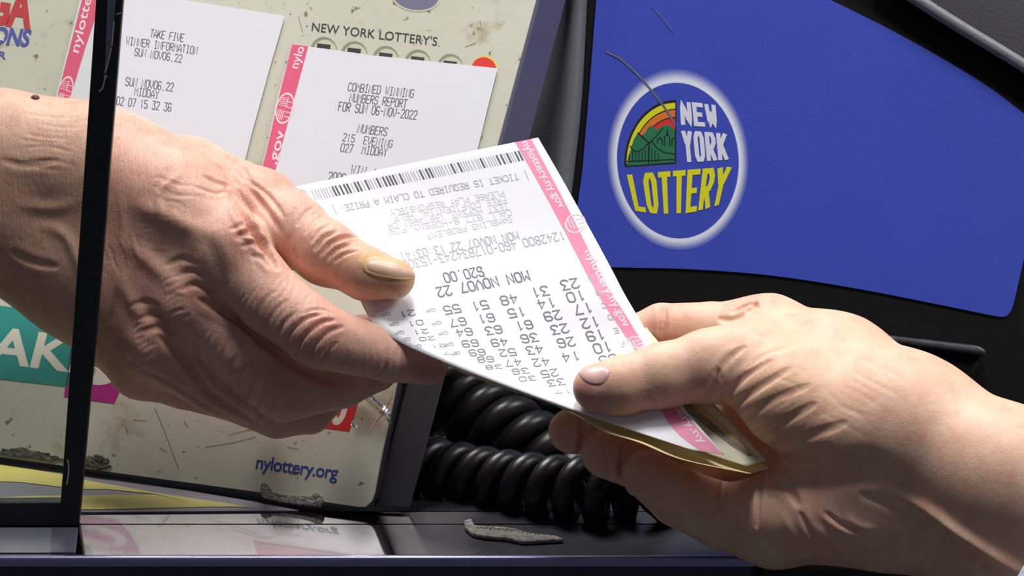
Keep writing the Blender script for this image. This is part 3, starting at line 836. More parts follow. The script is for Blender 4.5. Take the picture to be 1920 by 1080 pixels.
# pink stripe: a strip of the sheet itself between two shares of its width
def strip_of(name, u0, u1, m, off, v0=0.0, v1=1.0, n=90):
    vs, fs = [], []
    L = np.array(catmull([r[0] for r in TK_ROWS], 12)); idx = np.arange(len(L))
    for j in range(n + 1):
        tv = (v0 + (v1 - v0) * j / n) * NVT
        jj = min(int(tv), NVT - 1); fv = tv - jj
        for u in (u0(j / n), u1(j / n)):
            t = u * NUT; ii = min(int(t), NUT - 1); fu = t - ii
            def s(A): return (A[jj, ii] * (1 - fu) + A[jj, ii + 1] * fu) * (1 - fv) + (A[jj + 1, ii] * (1 - fu) + A[jj + 1, ii + 1] * fu) * fv
            vs.append(s(TG) + s(TN) * off)
    for j in range(n): fs.append((2 * j, 2 * j + 1, 2 * j + 3, 2 * j + 2))
    return mesh_obj(name, vs, fs, m, ticket)
strip_of('pink_stripe', lambda t: float(np.interp(t, [0, .7, .875, 1], [.905, .89, .72, .32])), lambda t: .972 - .02 * min(1, 3 * t), M['pinkpale'], .00004)

# barcode
bc = []
r_b = np.random.default_rng(21)
bx0, bx1 = np.array([583., 357.]), np.array([982., 281.])
top_d, bot_d = np.array([0, 0.]), np.array([9., 18.])
pos = 0.0; dark = []; light = []
k = 0
while pos < 1.0:
    w = r_b.choice([.0045, .0045, .0085])
    a, b = pos, pos + w
    q0, q1 = bx0 + (bx1 - bx0) * a, bx0 + (bx1 - bx0) * b
    (dark if w > .006 else light).append([tuple(q0), tuple(q1), tuple(q1 + bot_d), tuple(q0 + bot_d)])
    pos = b + r_b.choice([.0065, .008, .011]); k += 1
ticket_ink('barcode', dark, M['grey_ink']); ticket_ink('barcode', light, M['mid_ink'])
def row(s, right, left, hgt, w=.13, cond=1.0):
    """upside-down row: starts at the right in the picture, tops of the letters point down"""
    dx = (left[0] - right[0]); dyy = (left[1] - right[1])
    return mono_pix(s, right, left, (right[0] + hgt * .38, right[1] + hgt), w)
ti = []
ti += row('TICKET IS REQUIRED TO CLAIM A PRIZE', (969, 325), (645, 384), 11, .14)
ti += stroke_polys([(984, 319), (991, 338)], 1.4) + stroke_polys([(622, 383), (632, 402)], 1.4)
ticket_ink('small_print', ti, M['mid_ink'])
fi = []
for s, a, b in [('PLEASE PLAY RESPONSIBLY', (943, 357), (730, 394)), ('FREE CONFIDENTIAL HELP', (947, 370), (737, 405)), ('TEXT HOPENY (467369) OR', (951, 382), (726, 420)),
                ('CALL 877 8-HOPENY FOR', (957, 393), (729, 430)), ('GAMBLING PROBLEM?', (957, 406), (800, 438))]:
    fi += row(s, a, b, 10, .12)
ticket_ink('faint_print', fi, M['faint_ink'])
mi = row('MON NOV07 22 13:03:41', (969, 434), (748, 474), 14, .13) + row('11242800 460-017834243-15302', (1066, 432), (753, 490), 15, .12)
ticket_ink('serial_print', mi, M['mid_ink'])
di = row('$20.00'.replace('$', 'S'), (902, 500), (830, 513), 17, .15) + stroke_polys([(899, 500), (909, 519)], 1.6)
di += row('MON NOV07 22', (988, 508), (817, 540), 17, .17)
NUMS = [['23', '31', '48', '51', '55', '21'], ['10', '14', '15', '61', '67', '01'], ['17', '29', '61', '63', '64', '21'], ['12', '23', '36', '49', '69', '20'],
        ['19', '26', '43', '52', '69', '21'], ['10', '14', '42', '47', '68', '17'], ['05', '25', '36', '38', '60', ''], ['09', '33', '30', '17', '', '']]
# centres of the figures, row by row (right to left)
CEN = [[(1069, 533), (1013, 547), (955, 562), (900, 573), (848, 580), (764, 588)], [(1080, 556), (1025, 569), (969, 586), (912, 597), (859, 604), (779, 606)], [(1094, 579), (1037, 592), (983, 610), (926, 619), (871, 623), (789, 622)],
       [(1107, 605), (1050, 617), (993, 634), (937, 642), (882, 644), (801, 635)], [(1117, 629), (1062, 642), (1003, 656), (952, 661), (895, 661), (822, 648)], [(1130, 652), (1071, 669), (1015, 679), (963, 680), (911, 674), (846, 662)],
       [(1141, 674), (1031, 700), (976, 696), (926, 688), (0, 0), (0, 0)], [(1152, 700), (1043, 717), (989, 710), (1056, 734), (0, 0), (0, 0)]]
faint = []
for r_i, (nums, cen) in enumerate(zip(NUMS, CEN)):
    for c_i, (s, (cx, cy)) in enumerate(zip(nums, cen)):
        if not s or not cx: continue
        k = c_i / 5.0
        hh = 17 - k * (3 + 1.1 * r_i) - (r_i > 5) * 1.5 * (c_i > 0)
        if c_i == 5: hh = max(5, 10 - 1.2 * r_i)
        hh = max(5.5, hh)
        if r_i >= 6: hh = [15, 12.5, 9.5, 7, 6][c_i] - (r_i == 7) * 1.5
        slope = -.17 + .03 * r_i * k
        hw = 15.5 - 1.5 * k
        di += row(s, (cx + hw - hh * .22, cy - hw * -slope * -1 * -1 - hh / 2 if False else cy + slope * hw - hh / 2), (cx - hw - hh * .22, cy - slope * hw - hh / 2), hh, .165)
        if c_i in (4, 5) and r_i < 5:
            faint += row('QP', (cx - 33, cy - 2), (cx - 50, cy), 5, .3)
letters = []
for i, (x, y) in enumerate([(1106, 518), (1119, 544), (1130, 568), (1142, 590), (1153, 615), (1165, 640), (1176, 663)]):
    letters += row('ABCDEFG'[i], (x + 4, y), (x - 3, y + 1), 9, .18)
ticket_ink('number_rows', di, M['dark_ink']); ticket_ink('faint_marks', faint, M['mid_ink']); ticket_ink('row_letters', letters, M['mid_ink'])
# address lettering and seals down the pink stripe
def stripe_word(s, a, b, w): 
    a, b = np.array(a, float), np.array(b, float)
    d = (b - a) / np.linalg.norm(b - a); n = np.array([d[1], -d[0]])
    return text_pix(s, a, b, a + n * w, .016)
sw = []
wds = stripe_word('nylottery.ny.gov', (978, 268), (1050, 392), 14) + stripe_word('nylottery.ny.gov', (1096, 472), (1170, 615), 15)
ticket_ink('stripe_lettering', wds, M['white_ink'], .00008)
def tseal(cx, cy, rx, ry, rot):
    polys = ring_polys(ell(cx, cy, rx, ry, 28, rot), ell(cx, cy, rx * .86, ry * .86, 28, rot))
    for k in (-.55, -.25, .05): polys += stroke_polys([(cx + k * rx - 4, cy - ry * .45), (cx + k * rx + 4, cy + ry * .5)], 2.0)
    polys += stroke_polys([(cx + rx * .3 - 4, cy - ry * .4), (cx + rx * .8 - 4, cy - ry * .55)], 2.0) + stroke_polys([(cx + rx * .3, cy), (cx + rx * .8, cy - ry * .15)], 2.0) + stroke_polys([(cx + rx * .25, cy + ry * .5), (cx + rx * .75, cy + ry * .3)], 2.2)
    return polys
ticket_ink('seal', tseal(1079, 419, 20, 18, -.5), M['white_ink'], .00008)
ticket_ink('seal', tseal(1189, 646, 19, 15, -.3), M['white_ink'], .00008)
ticket_ink('stripe_lettering', stripe_word('nylottery.ny', (1222, 712), (1316, 834), 13), M['white_ink'], .00008)

# cream slips and a note under the ticket
def slip(name, rows, m, label, cat, nu=16, nv=60, group=None, lip=0.0):
    G, _ = ticket_grid(rows, nu, nv, 0.0, 0.0, lip)
    o = grid_mesh(name, G, m, .00018)
    return tag(o, label, cat, group), G
note, NG = slip('banknote', [((1000, 560, 15), (1150, 520, 9)), ((1040, 620, 8), (1190, 585, 3)), ((1080, 690, -3), (1234, 640, -5)), ((1150, 750, -13), (1290, 700, -14)), ((1200, 790, -21), (1334, 751, -21)), ((1260, 820, -26), (1370, 790, -26)), ((1320, 848, -31), (1405, 828, -31)), ((1400, 874, -36), (1437, 863, -36))],
     M['slip_green'], 'pale folded note just under the ticket, its corner showing beside the right thumb base', 'note')
def strip_on(name, G, u0, u1, m, parent, off, v0, v1, n=40):
    N_g = grid_normals(G); nv, nu = G.shape[0] - 1, G.shape[1] - 1
    vs, fs = [], []
    for j in range(n + 1):
        tv = (v0 + (v1 - v0) * j / n) * nv; jj = min(int(tv), nv - 1); fv = tv - jj
        for u in (u0 + .006 * math.sin(j * .5), u1 + .008 * math.sin(j * .4)):
            t = u * nu; ii = min(int(t), nu - 1); fu = t - ii
            def s(A): return (A[jj, ii] * (1 - fu) + A[jj, ii + 1] * fu) * (1 - fv) + (A[jj + 1, ii] * (1 - fu) + A[jj + 1, ii + 1] * fu) * fv
            vs.append(s(G) + s(N_g) * off)
    for j in range(n): fs.append((2 * j, 2 * j + 1, 2 * j + 3, 2 * j + 2))
    return mesh_obj(name, vs, fs, m, parent)
strip_on('dark_printed_band', NG, .60, .745, mat('engraving_grey', lin(112, 104, 92), .6, vary=(lin(160, 150, 130), 400, .5)), note, .00005, .45, .95)
strip_on('orange_printed_band', NG, .745, .85, M['slip_orange'], note, .00005, .45, .97)
sl1, _ = slip('paper_slip', [((820, 672, 4), (1120, 480, 20)), ((855, 692, 0), (1216, 642, 2)), ((930, 722, -6), (1262, 700, -6)), ((1020, 752, -13), (1300, 740, -12)), ((1064, 770, -17), (1330, 760, -15)), ((1084, 780, -19), (1345, 775, -17)), ((1132, 808, -24), (1362, 800, -20)), ((1198, 829, -28), (1385, 826, -25)), ((1278, 861, -31), (1414, 852, -29)), ((1405, 888, -34), (1442, 878, -33.5))],
     M['slip'], 'cream paper slip lowest in the held stack, its ragged edge showing under the ticket', 'paper slip', lip=7.0)
# ------------------------------------------------------------------ hands: a smooth body grown from bones
class Field:
    def __init__(s, lo, hi, h):
        s.h = h; s.lo = np.array(lo, float)
        s.n = np.ceil((np.array(hi) - s.lo) / h).astype(int) + 1
        s.big = 0.03
    def blank(s): return np.full(tuple(s.n), s.big, np.float32)
    def add(s, D, a, b, ra, rb, k, flat=None):
        """rounded bone from a to b, smoothly joined with blend width k"""
        a, b = np.array(a, float), np.array(b, float)
        m = max(ra, rb) + k + 2 * s.h + .002
        lo = np.maximum(np.floor((np.minimum(a, b) - m - s.lo) / s.h).astype(int), 0)
        hi = np.minimum(np.ceil((np.maximum(a, b) + m - s.lo) / s.h).astype(int) + 1, s.n)
        if np.any(hi <= lo): return
        ax = [(s.lo[i] + np.arange(lo[i], hi[i]) * s.h).astype(np.float32) for i in range(3)]
        X, Y, Z = ax[0][:, None, None], ax[1][None, :, None], ax[2][None, None, :]
        ab = b - a; L2 = max(ab @ ab, 1e-12)
        t = np.clip(((X - a[0]) * ab[0] + (Y - a[1]) * ab[1] + (Z - a[2]) * ab[2]) / L2, 0, 1)
        qx, qy, qz = X - a[0] - t * ab[0], Y - a[1] - t * ab[1], Z - a[2] - t * ab[2]
        if flat is not None:
            nrm, f = flat
            q = qx * nrm[0] + qy * nrm[1] + qz * nrm[2]
            e = q * (1 / f - 1)
            qx, qy, qz = qx + e * nrm[0], qy + e * nrm[1], qz + e * nrm[2]
        d = np.sqrt(qx * qx + qy * qy + qz * qz) - (ra + (rb - ra) * t)
        S = D[lo[0]:hi[0], lo[1]:hi[1], lo[2]:hi[2]]
        D[lo[0]:hi[0], lo[1]:hi[1], lo[2]:hi[2]] = smin(S, d.astype(np.float32), k)
def smin(a, b, k):
    h = np.maximum(k - np.abs(a - b), 0) / k
    return np.minimum(a, b) - h * h * k * .25

def surface_nets(D, lo, h):
    s = D < 0
    nx, ny, nz = D.shape
    c = np.zeros((nx - 1, ny - 1, nz - 1), np.int8)
    for dx in (0, 1):
        for dy_ in (0, 1):
            for dz in (0, 1): c += s[dx:nx - 1 + dx, dy_:ny - 1 + dy_, dz:nz - 1 + dz]
    act = (c > 0) & (c < 8)
    I = np.argwhere(act)
    vid = np.full(act.shape, -1, np.int32); vid[act] = np.arange(len(I))
    pos = np.zeros((len(I), 3)); cnt = np.zeros(len(I))
    cor = [(i, j, k) for i in (0, 1) for j in (0, 1) for k in (0, 1)]
    val = {q: D[I[:, 0] + q[0], I[:, 1] + q[1], I[:, 2] + q[2]].astype(float) for q in cor}
    for q in cor:
        for axn in range(3):
            if q[axn]: continue
            r = list(q); r[axn] = 1; r = tuple(r)
            va, vb = val[q], val[r]
            msk = (va < 0) != (vb < 0)
            t = np.where(msk, va / np.where(msk, va - vb, 1), 0)
            p = np.tile(np.array(q, float), (len(I), 1)); p[:, axn] += t
            pos[msk] += p[msk]; cnt[msk] += 1
    V = (pos / cnt[:, None] + I) * h + lo
    quads = []
    for axn in range(3):
        o1, o2 = [(1, 2), (2, 0), (0, 1)][axn]
        sl0 = [slice(None)] * 3; sl1 = [slice(None)] * 3
        sl0[axn] = slice(0, -1); sl1[axn] = slice(1, None)
        ch = s[tuple(sl0)] != s[tuple(sl1)]
        E_ = np.argwhere(ch)
        ok = (E_[:, o1] > 0) & (E_[:, o2] > 0) & (E_[:, o1] < D.shape[o1] - 1) & (E_[:, o2] < D.shape[o2] - 1)
        E_ = E_[ok]
        flip = s[tuple(sl0)][E_[:, 0], E_[:, 1], E_[:, 2]]
        ids = []
        for d1, d2 in ((-1, -1), (0, -1), (0, 0), (-1, 0)):
            Q = E_.copy(); Q[:, o1] += d1; Q[:, o2] += d2
            ids.append(vid[Q[:, 0], Q[:, 1], Q[:, 2]])
        q = np.stack(ids, 1)
        q[~flip] = q[~flip][:, ::-1]
        quads.append(q)
    return V, np.concatenate(quads)

def vertex_normals(V, F):
    n = np.cross(V[F[:, 2]] - V[F[:, 0]], V[F[:, 3]] - V[F[:, 1]])
    N = np.zeros_like(V)
    for k in range(4): np.add.at(N, F[:, k], n)
    return N / np.maximum(np.linalg.norm(N, axis=1), 1e-12)[:, None]

def relax(V, F, it, lam=.5):
    E = np.concatenate([F[:, [0, 1]], F[:, [1, 2]], F[:, [2, 3]], F[:, [3, 0]]])
    for _ in range(it):
        S = np.zeros_like(V); C = np.zeros(len(V))
        np.add.at(S, E[:, 0], V[E[:, 1]]); np.add.at(C, E[:, 0], 1)
        np.add.at(S, E[:, 1], V[E[:, 0]]); np.add.at(C, E[:, 1], 1)
        V = V + lam * (S / C[:, None] - V)
    return V

def pxp(q): return P(q[0], q[1], q[2])
def rad(q): return q[3] * mmpx(q[2])

HRES = 0.00052
def grow(palm, fingers, thumb, kp, kf, kt, hres=HRES):
    allp = [q for c in palm + fingers + thumb for q in c]
    pts = np.array([pxp(q) for q in allp]); rr = np.array([rad(q) for q in allp])
    lo = (pts - rr[:, None]).min(0) - .004; hi = (pts + rr[:, None]).max(0) + .004
    f = Field(lo, hi, hres)
    D, Fg, T = f.blank(), f.blank(), f.blank()
    def chain(A, c, k):
        for a, b in zip(c[:-1], c[1:]): f.add(A, pxp(a), pxp(b), rad(a), rad(b), k)
    for c in palm: chain(D, c, kp)
    for c in fingers: chain(Fg, c, .0009)
    for c in thumb: chain(T, c, .004)
    R1 = smin(D, Fg, kf); R2 = smin(D, T, kt)
    R = smin(R1, R2, .0008)
    V, F = surface_nets(R, lo, hres)
    return relax(V, F, 3), F

def engrave(V, F, lines, gain=1.0):
    """folds, creases, veins: each (pixel polyline, width mm, depth mm) dropped on the skin and pressed in (or raised when negative)"""
    tree = BVHTree.FromPolygons([tuple(v) for v in V], [tuple(q) for q in F])
    N = vertex_normals(V, F)
    kd = KDTree(len(V))
    for i, v in enumerate(V): kd.insert(tuple(v), i)
    kd.balance()
    disp = np.zeros(len(V))
    for pts, w, dep in lines:
        w *= .001; dep *= .001 * gain
        best = {}
        cs = catmull(pts, 14)
        for n_, (x, y) in enumerate(cs):
            r = ray(x, y); r = r / np.linalg.norm(r)
            hit = tree.ray_cast(Vector(CAM), Vector(r))
            if hit[0] is None: continue
            s = n_ / (len(cs) - 1)
            fade = min(1, 4 * s, 4 * (1 - s)) ** .7 if w < .002 else math.sin(math.pi * s) ** 1.2
            hn = np.array(hit[1])
            for co, i, d in kd.find_range(hit[0], 3 * w):
                if N[i] @ hn < -.1: continue
                k = fade * (math.exp(-(d / w) ** 2) - (.28 * math.exp(-((d - 2 * w) / (w * .9)) ** 2) if dep > 0 and w < .002 else 0))
                if i not in best or abs(k) > abs(best[i]): best[i] = k
        for i, k in best.items(): disp[i] -= dep * k
    E = np.concatenate([F[:, [0, 1]], F[:, [1, 2]], F[:, [2, 3]], F[:, [3, 0]]])
    for _ in range(2):
        S = np.zeros(len(V)); C = np.zeros(len(V))
        np.add.at(S, E[:, 0], disp[E[:, 1]]); np.add.at(C, E[:, 0], 1); np.add.at(S, E[:, 1], disp[E[:, 0]]); np.add.at(C, E[:, 1], 1)
        disp = .4 * disp + .6 * S / C
    return V + N * disp[:, None], N

def skin_mat(name, base, red, dark, spots, yellow, grain=1.0):
    m = bpy.data.materials.new(name); m.use_nodes = True
    nt = m.node_tree; b = nt.nodes['Principled BSDF']; L = nt.links.new
    tc = nt.nodes.new('ShaderNodeTexCoord')
    def noise(scale, det=5, rough=.6):
        n = nt.nodes.new('ShaderNodeTexNoise'); n.inputs['Scale'].default_value = scale; n.inputs['Detail'].default_value = det; n.inputs['Roughness'].default_value = rough
        L(tc.outputs['Object'], n.inputs['Vector']); return n
    def mix(fac, a, bcol, blend='MIX'):
        x = nt.nodes.new('ShaderNodeMix'); x.data_type = 'RGBA'; x.blend_type = blend
        if hasattr(fac, 'links'): L(fac, x.inputs['Factor'])
        else: x.inputs['Factor'].default_value = fac
        for v, k in ((a, 'A'), (bcol, 'B')):
            if hasattr(v, 'links'): L(v, x.inputs[k])
            else: x.inputs[k].default_value = v
        return x.outputs['Result']
    def rng_(sock, a, c, to=1.0):
        mr = nt.nodes.new('ShaderNodeMapRange'); mr.inputs['From Min'].default_value = a; mr.inputs['From Max'].default_value = c; mr.inputs['To Max'].default_value = to
        L(sock, mr.inputs['Value']); return mr.outputs['Result']
    at = nt.nodes.new('ShaderNodeAttribute'); at.attribute_name = 'flush'
    ay = nt.nodes.new('ShaderNodeAttribute'); ay.attribute_name = 'stain'
    c = mix(rng_(noise(70).outputs['Fac'], .42, .66, .55), base, dark)
    c = mix(rng_(noise(160).outputs['Fac'], .48, .70, .5), c, red)
    c = mix(at.outputs['Fac'], c, red)
    c = mix(ay.outputs['Fac'], c, yellow)
    if spots: c = mix(rng_(noise(120, 3).outputs['Fac'], .68, .74, .45), c, spots)
    L(c, b.inputs['Base Color'])
    b.inputs['Roughness'].default_value = .46
    b.inputs['Specular IOR Level'].default_value = .3
    b.inputs['Subsurface Weight'].default_value = .16
    b.inputs['Subsurface Radius'].default_value = (1.0, .35, .2)
    b.inputs['Subsurface Scale'].default_value = .0020
    # pores and fine crossed skin lines
    vo = nt.nodes.new('ShaderNodeTexVoronoi'); vo.feature = 'DISTANCE_TO_EDGE'; vo.inputs['Scale'].default_value = 1250
    L(tc.outputs['Object'], vo.inputs['Vector'])
    n1 = noise(900, 5, .6)
    wv = noise(130, 8, .7)
    b1 = nt.nodes.new('ShaderNodeBump'); b1.inputs['Strength'].default_value = .16 * grain; b1.inputs['Distance'].default_value = .0006
    L(vo.outputs['Distance'], b1.inputs['Height'])
    b2 = nt.nodes.new('ShaderNodeBump'); b2.inputs['Strength'].default_value = .16 * grain; b2.inputs['Distance'].default_value = .0006
    L(n1.outputs['Fac'], b2.inputs['Height']); L(b1.outputs['Normal'], b2.inputs['Normal'])
    b3 = nt.nodes.new('ShaderNodeBump'); b3.inputs['Strength'].default_value = .16; b3.inputs['Distance'].default_value = .003
    L(wv.outputs['Fac'], b3.inputs['Height']); L(b2.outputs['Normal'], b3.inputs['Normal'])
    if grain >= 1:
        mp = nt.nodes.new('ShaderNodeMapping'); mp.inputs['Rotation'].default_value = (0, math.radians(44), 0); mp.inputs['Scale'].default_value = (900, 170, 170)
        L(tc.outputs['Object'], mp.inputs['Vector'])
        n5 = nt.nodes.new('ShaderNodeTexNoise'); n5.inputs['Scale'].default_value = 1.0; n5.inputs['Detail'].default_value = 3; n5.inputs['Distortion'].default_value = .6
        L(mp.outputs['Vector'], n5.inputs['Vector'])
        b5 = nt.nodes.new('ShaderNodeBump'); b5.inputs['Strength'].default_value = .38; b5.inputs['Distance'].default_value = .0009
        L(n5.outputs['Fac'], b5.inputs['Height']); L(b3.outputs['Normal'], b5.inputs['Normal']); b3 = b5
    L(b3.outputs['Normal'], b.inputs['Normal'])
    return m

def skin_obj(V, F, m, flush, stain):
    o = mesh_obj('person', [], [], m)
    me = o.data
    me.vertices.add(len(V)); me.vertices.foreach_set('co', V.astype(np.float32).ravel())
    me.loops.add(F.size); me.loops.foreach_set('vertex_index', F.astype(np.int32).ravel())
    me.polygons.add(len(F)); me.polygons.foreach_set('loop_start', np.arange(0, F.size, 4, dtype=np.int32))
    me.update(calc_edges=True)
    me.validate()
    me.polygons.foreach_set('use_smooth', [True] * len(me.polygons))
    for nm, spots in (('flush', flush), ('stain', stain)):
        w = np.zeros(len(V))
        for x, y, d, r, s in spots:
            q = pxp((x, y, d)); w = np.maximum(w, s * np.exp(-((V - q) ** 2).sum(1) / (r * mmpx(d)) ** 2))
        at = me.attributes.new(nm, 'FLOAT', 'POINT'); at.data.foreach_set('value', w.astype(np.float32))
    return o

def nail(V, F, upper, lower, m, parent, lift=.0004, n=18, mm=8):
    """nail plate: a patch between two pixel curves lying on the finger, slightly raised"""
    tree = BVHTree.FromPolygons([tuple(v) for v in V], [tuple(q) for q in F])
    U_, L_ = np.array(catmull(upper, 10)), np.array(catmull(lower, 10))
    vs = []
    for j in range(mm + 1):
        for i in range(n + 1):
            a = U_[int(round(i / n * (len(U_) - 1)))]; b = L_[int(round(i / n * (len(L_) - 1)))]
            q = a + (b - a) * j / mm
            r = ray(*q); r = r / np.linalg.norm(r)
            h = tree.ray_cast(Vector(CAM), Vector(r))
            if h[0] is None:
                h = tree.find_nearest(Vector(CAM + r * (D0 / (r @ FWD))))
            e = min(i, n - i, j, mm - j)
            vs.append(np.array(h[0]) + np.array(h[1]) * (lift * (-.9 if e == 0 else (.35 if e == 1 else 1.0))))
    # even the patch out so it reads as a smooth plate
    A = np.array(vs).reshape(mm + 1, n + 1, 3)
    for _ in range(6):
        B = A.copy(); B[1:-1, 1:-1] = (A[:-2, 1:-1] + A[2:, 1:-1] + A[1:-1, :-2] + A[1:-1, 2:]) / 4; A = .5 * A + .5 * B
    fs = [(j * (n + 1) + i, (j + 1) * (n + 1) + i, (j + 1) * (n + 1) + i + 1, j * (n + 1) + i + 1) for j in range(mm) for i in range(n)]
    o = mesh_obj('fingernail', A.reshape(-1, 3), fs, m, parent, True)
    s = o.modifiers.new('solid', 'SOLIDIFY'); s.thickness = .0003; s.offset = 1
    return o

# ---- the hand on the left (back of the hand towards us)
palmA = [[(-480, 300, 48, 124), (0, 303, 48, 122), (150, 324, 46, 121), (230, 344, 43, 106), (300, 354, 38, 92)],
         [(-480, 400, 54, 122), (0, 404, 52, 121), (150, 490, 52, 128), (260, 540, 46, 112)],
         [(200, 350, 46, 108), (330, 390, 28, 88), (428, 466, 11, 73)], [(200, 430, 46, 108), (362, 566, 18, 72)], [(200, 500, 50, 108), (302, 650, 25, 68)], [(200, 550, 56, 104), (264, 690, 37, 56)]]
fingA = [[(428, 474, 13, 73), (508, 562, 5, 65), (605, 632, -4, 61), (735, 670, 2, 47), (805, 690, 6, 33)],
         [(362, 570, 18, 70), (450, 655, 17, 64), (537, 724, 16, 66), (640, 716, 20, 50), (705, 694, 26, 40), (682, 622, 32, 34)],
         [(302, 650, 25, 66), (400, 715, 26, 60), (522, 766, 27, 56), (580, 770, 32, 44), (630, 730, 42, 34)],
         [(264, 690, 37, 54), (345, 718, 42, 49), (430, 748, 44, 40), (490, 740, 54, 32)]]
thumA = [[(210, 342, 62, 92), (350, 336, 54, 78), (488, 390, 36, 71), (548, 432, 25, 65), (612, 475, 14, 58), (686, 513, 5, 47), (740, 523, 1, 38)]]
VA, FA = grow(palmA, fingA, thumA, .012, .0042, .006)
linesA = [
 ([(372, 560), (443, 601), (504, 650), (553, 690), (610, 712), (660, 716)], 1.5, 1.3), ([(296, 628), (357, 690), (390, 734), (440, 768), (480, 790)], 1.5, 1.0), ([(262, 690), (320, 720), (380, 758), (420, 778)], 1.3, .7),
 # web between thumb and index
 ([(424, 350), (450, 395), (485, 449), (520, 508)], 1.9, 1.8), ([(440, 352), (470, 400), (505, 455)], 1.2, .6), ([(462, 345), (500, 395), (530, 440)], 1.2, .5), ([(450, 330), (500, 365), (535, 410)], 1.0, .4),
 # thumb joint folds
 ([(590, 470), (606, 448), (634, 432)], .9, .7), ([(601, 480), (620, 457), (650, 444), (668, 446)], .9, .8), ([(584, 455), (600, 432), (622, 418)], .8, .45), ([(612, 488), (632, 468), (660, 458)], .8, .5), ([(570, 440), (590, 415), (608, 402)], .8, .35), ([(556, 425), (572, 400), (590, 388)], .8, .3), ([(625, 492), (645, 478), (672, 470)], .7, .35),
 # index knuckle and joint
 ([(440, 446), (470, 438), (496, 458), (500, 475)], 1.2, .7), ([(452, 462), (476, 458), (492, 474)], 1.0, .45), ([(430, 430), (465, 424), (495, 440)], 1.0, .35), ([(470, 480), (490, 486), (512, 510)], .9, .35),
 ([(536, 648), (546, 622), (574, 597), (600, 590)], .9, .65), ([(556, 664), (568, 634), (600, 606), (628, 600)], .9, .75), ([(580, 676), (590, 648), (618, 622), (646, 612)], .9, .6), ([(520, 632), (532, 606), (556, 582)], .8, .4), ([(600, 684), (612, 660), (634, 640)], .8, .4), ([(566, 590), (600, 580), (630, 590)], .8, .3), ([(500, 612), (514, 585), (536, 562)], .8, .25), ([(482, 590), (494, 566), (514, 545)], .8, .2),
 ([(716, 712), (722, 680), (730, 640)], .8, .25), ([(728, 714), (736, 684), (744, 650)], .8, .22),
 # middle knuckle, joint, ring joint
 ([(330, 520), (358, 508), (386, 520)], 1.2, .35), ([(338, 545), (366, 534), (394, 548)], 1.2, .4), ([(310, 500), (340, 486), (372, 496)], 1.2, .3),
 ([(458, 750), (470, 722), (492, 690)], .9, .5), ([(478, 768), (490, 738), (512, 704)], .9, .6), ([(498, 780), (512, 750), (532, 716)], .9, .6), ([(520, 786), (534, 758), (552, 728)], .9, .45), ([(438, 730), (450, 704), (470, 676)], .8, .35), ([(418, 712), (432, 688), (448, 664)], .8, .25), ([(540, 786), (556, 762), (574, 738)], .8, .3),
 ([(260, 600), (290, 590), (316, 604)], 1.2, .35), ([(268, 625), (296, 614), (322, 628)], 1.2, .35), ([(244, 575), (272, 566), (300, 574)], 1.0, .25),
 ([(470, 806), (482, 786), (498, 770)], .8, .3), ([(490, 814), (502, 796), (518, 780)], .8, .3),
 # valleys between the knuckles, tendons and veins raised
 ([(372, 425), (398, 470), (412, 520), (420, 570)], 3.0, .7), ([(260, 560), (300, 600), (330, 640)], 3.2, .8), ([(212, 640), (240, 660), (262, 680)], 3.0, .6), ([(300, 440), (350, 480), (400, 540)], 3.0, .2),
 ([(240, 380), (320, 410), (410, 450)], 3.2, -.9), ([(220, 440), (290, 500), (350, 556)], 3.0, -.9), ([(210, 500), (250, 570), (290, 636)], 2.8, -.7),
 ([(205, 590), (222, 520), (232, 440), (226, 360)], 1.6, -.5), ([(60, 420), (120, 440), (150, 500), (165, 560)], 2.2, -.7), ([(20, 380), (90, 390), (150, 380)], 2.2, -.5),
 ([(300, 400), (300, 360), (345, 320)], 1.5, -.4), ([(205, 690), (222, 662), (230, 640)], 1.2, .3), ([(380, 330), (410, 345), (432, 350)], 1.4, .5), ([(365, 350), (400, 362), (425, 362)], 1.0, .3), ([(400, 305), (430, 330), (445, 350)], 1.0, .35), ([(425, 292), (455, 315), (470, 340)], 1.0, .35), ([(290, 330), (330, 345), (372, 350)], .8, .10), ([(286, 348), (330, 365), (376, 368)], .8, .10),
 ([(20, 470), (60, 490), (110, 500)], 1.6, .4), ([(0, 300), (50, 310), (110, 300)], 1.4, .25),
]
r_w = np.random.default_rng(5)
def hatch(x, y, dx, dy_, n, step, L, w, dep):
    """a family of fine parallel skin lines"""
    out = []
    a = math.atan2(dy_, dx); px_, py_ = -math.sin(a), math.cos(a)
    for i in range(n):
        s = (i - (n - 1) / 2) * step + r_w.uniform(-.3, .3) * step
        l = L * r_w.uniform(.6, 1.1); ox = r_w.uniform(-.2, .2) * L
        cx, cy = x + px_ * s + math.cos(a) * ox, y + py_ * s + math.sin(a) * ox
        b = r_w.uniform(-.15, .15) * l
        out.append(([(cx - math.cos(a) * l / 2, cy - math.sin(a) * l / 2), (cx + px_ * b, cy + py_ * b), (cx + math.cos(a) * l / 2, cy + math.sin(a) * l / 2)], w, dep * r_w.uniform(.6, 1.2)))
    return out
linesA += hatch(310, 400, 1, .25, 12, 12, 80, .6, .05) + hatch(440, 560, .5, -1, 9, 13, 60, .6, .13) + hatch(400, 650, .5, -1, 9, 13, 56, .6, .13) + hatch(545, 555, .6, -1, 7, 12, 54, .6, .13) + hatch(230, 480, .3, 1, 6, 14, 70, .7, .12) + hatch(330, 560, 1, -.4, 8, 11, 46, .6, .13) + hatch(460, 430, 1, .4, 6, 9, 40, .6, .15) + hatch(270, 640, 1, -.5, 6, 11, 44, .6, .12) + hatch(90, 260, 1, .1, 8, 16, 90, .7, .10)
VA, _ = engrave(VA, FA, linesA, 1.55)
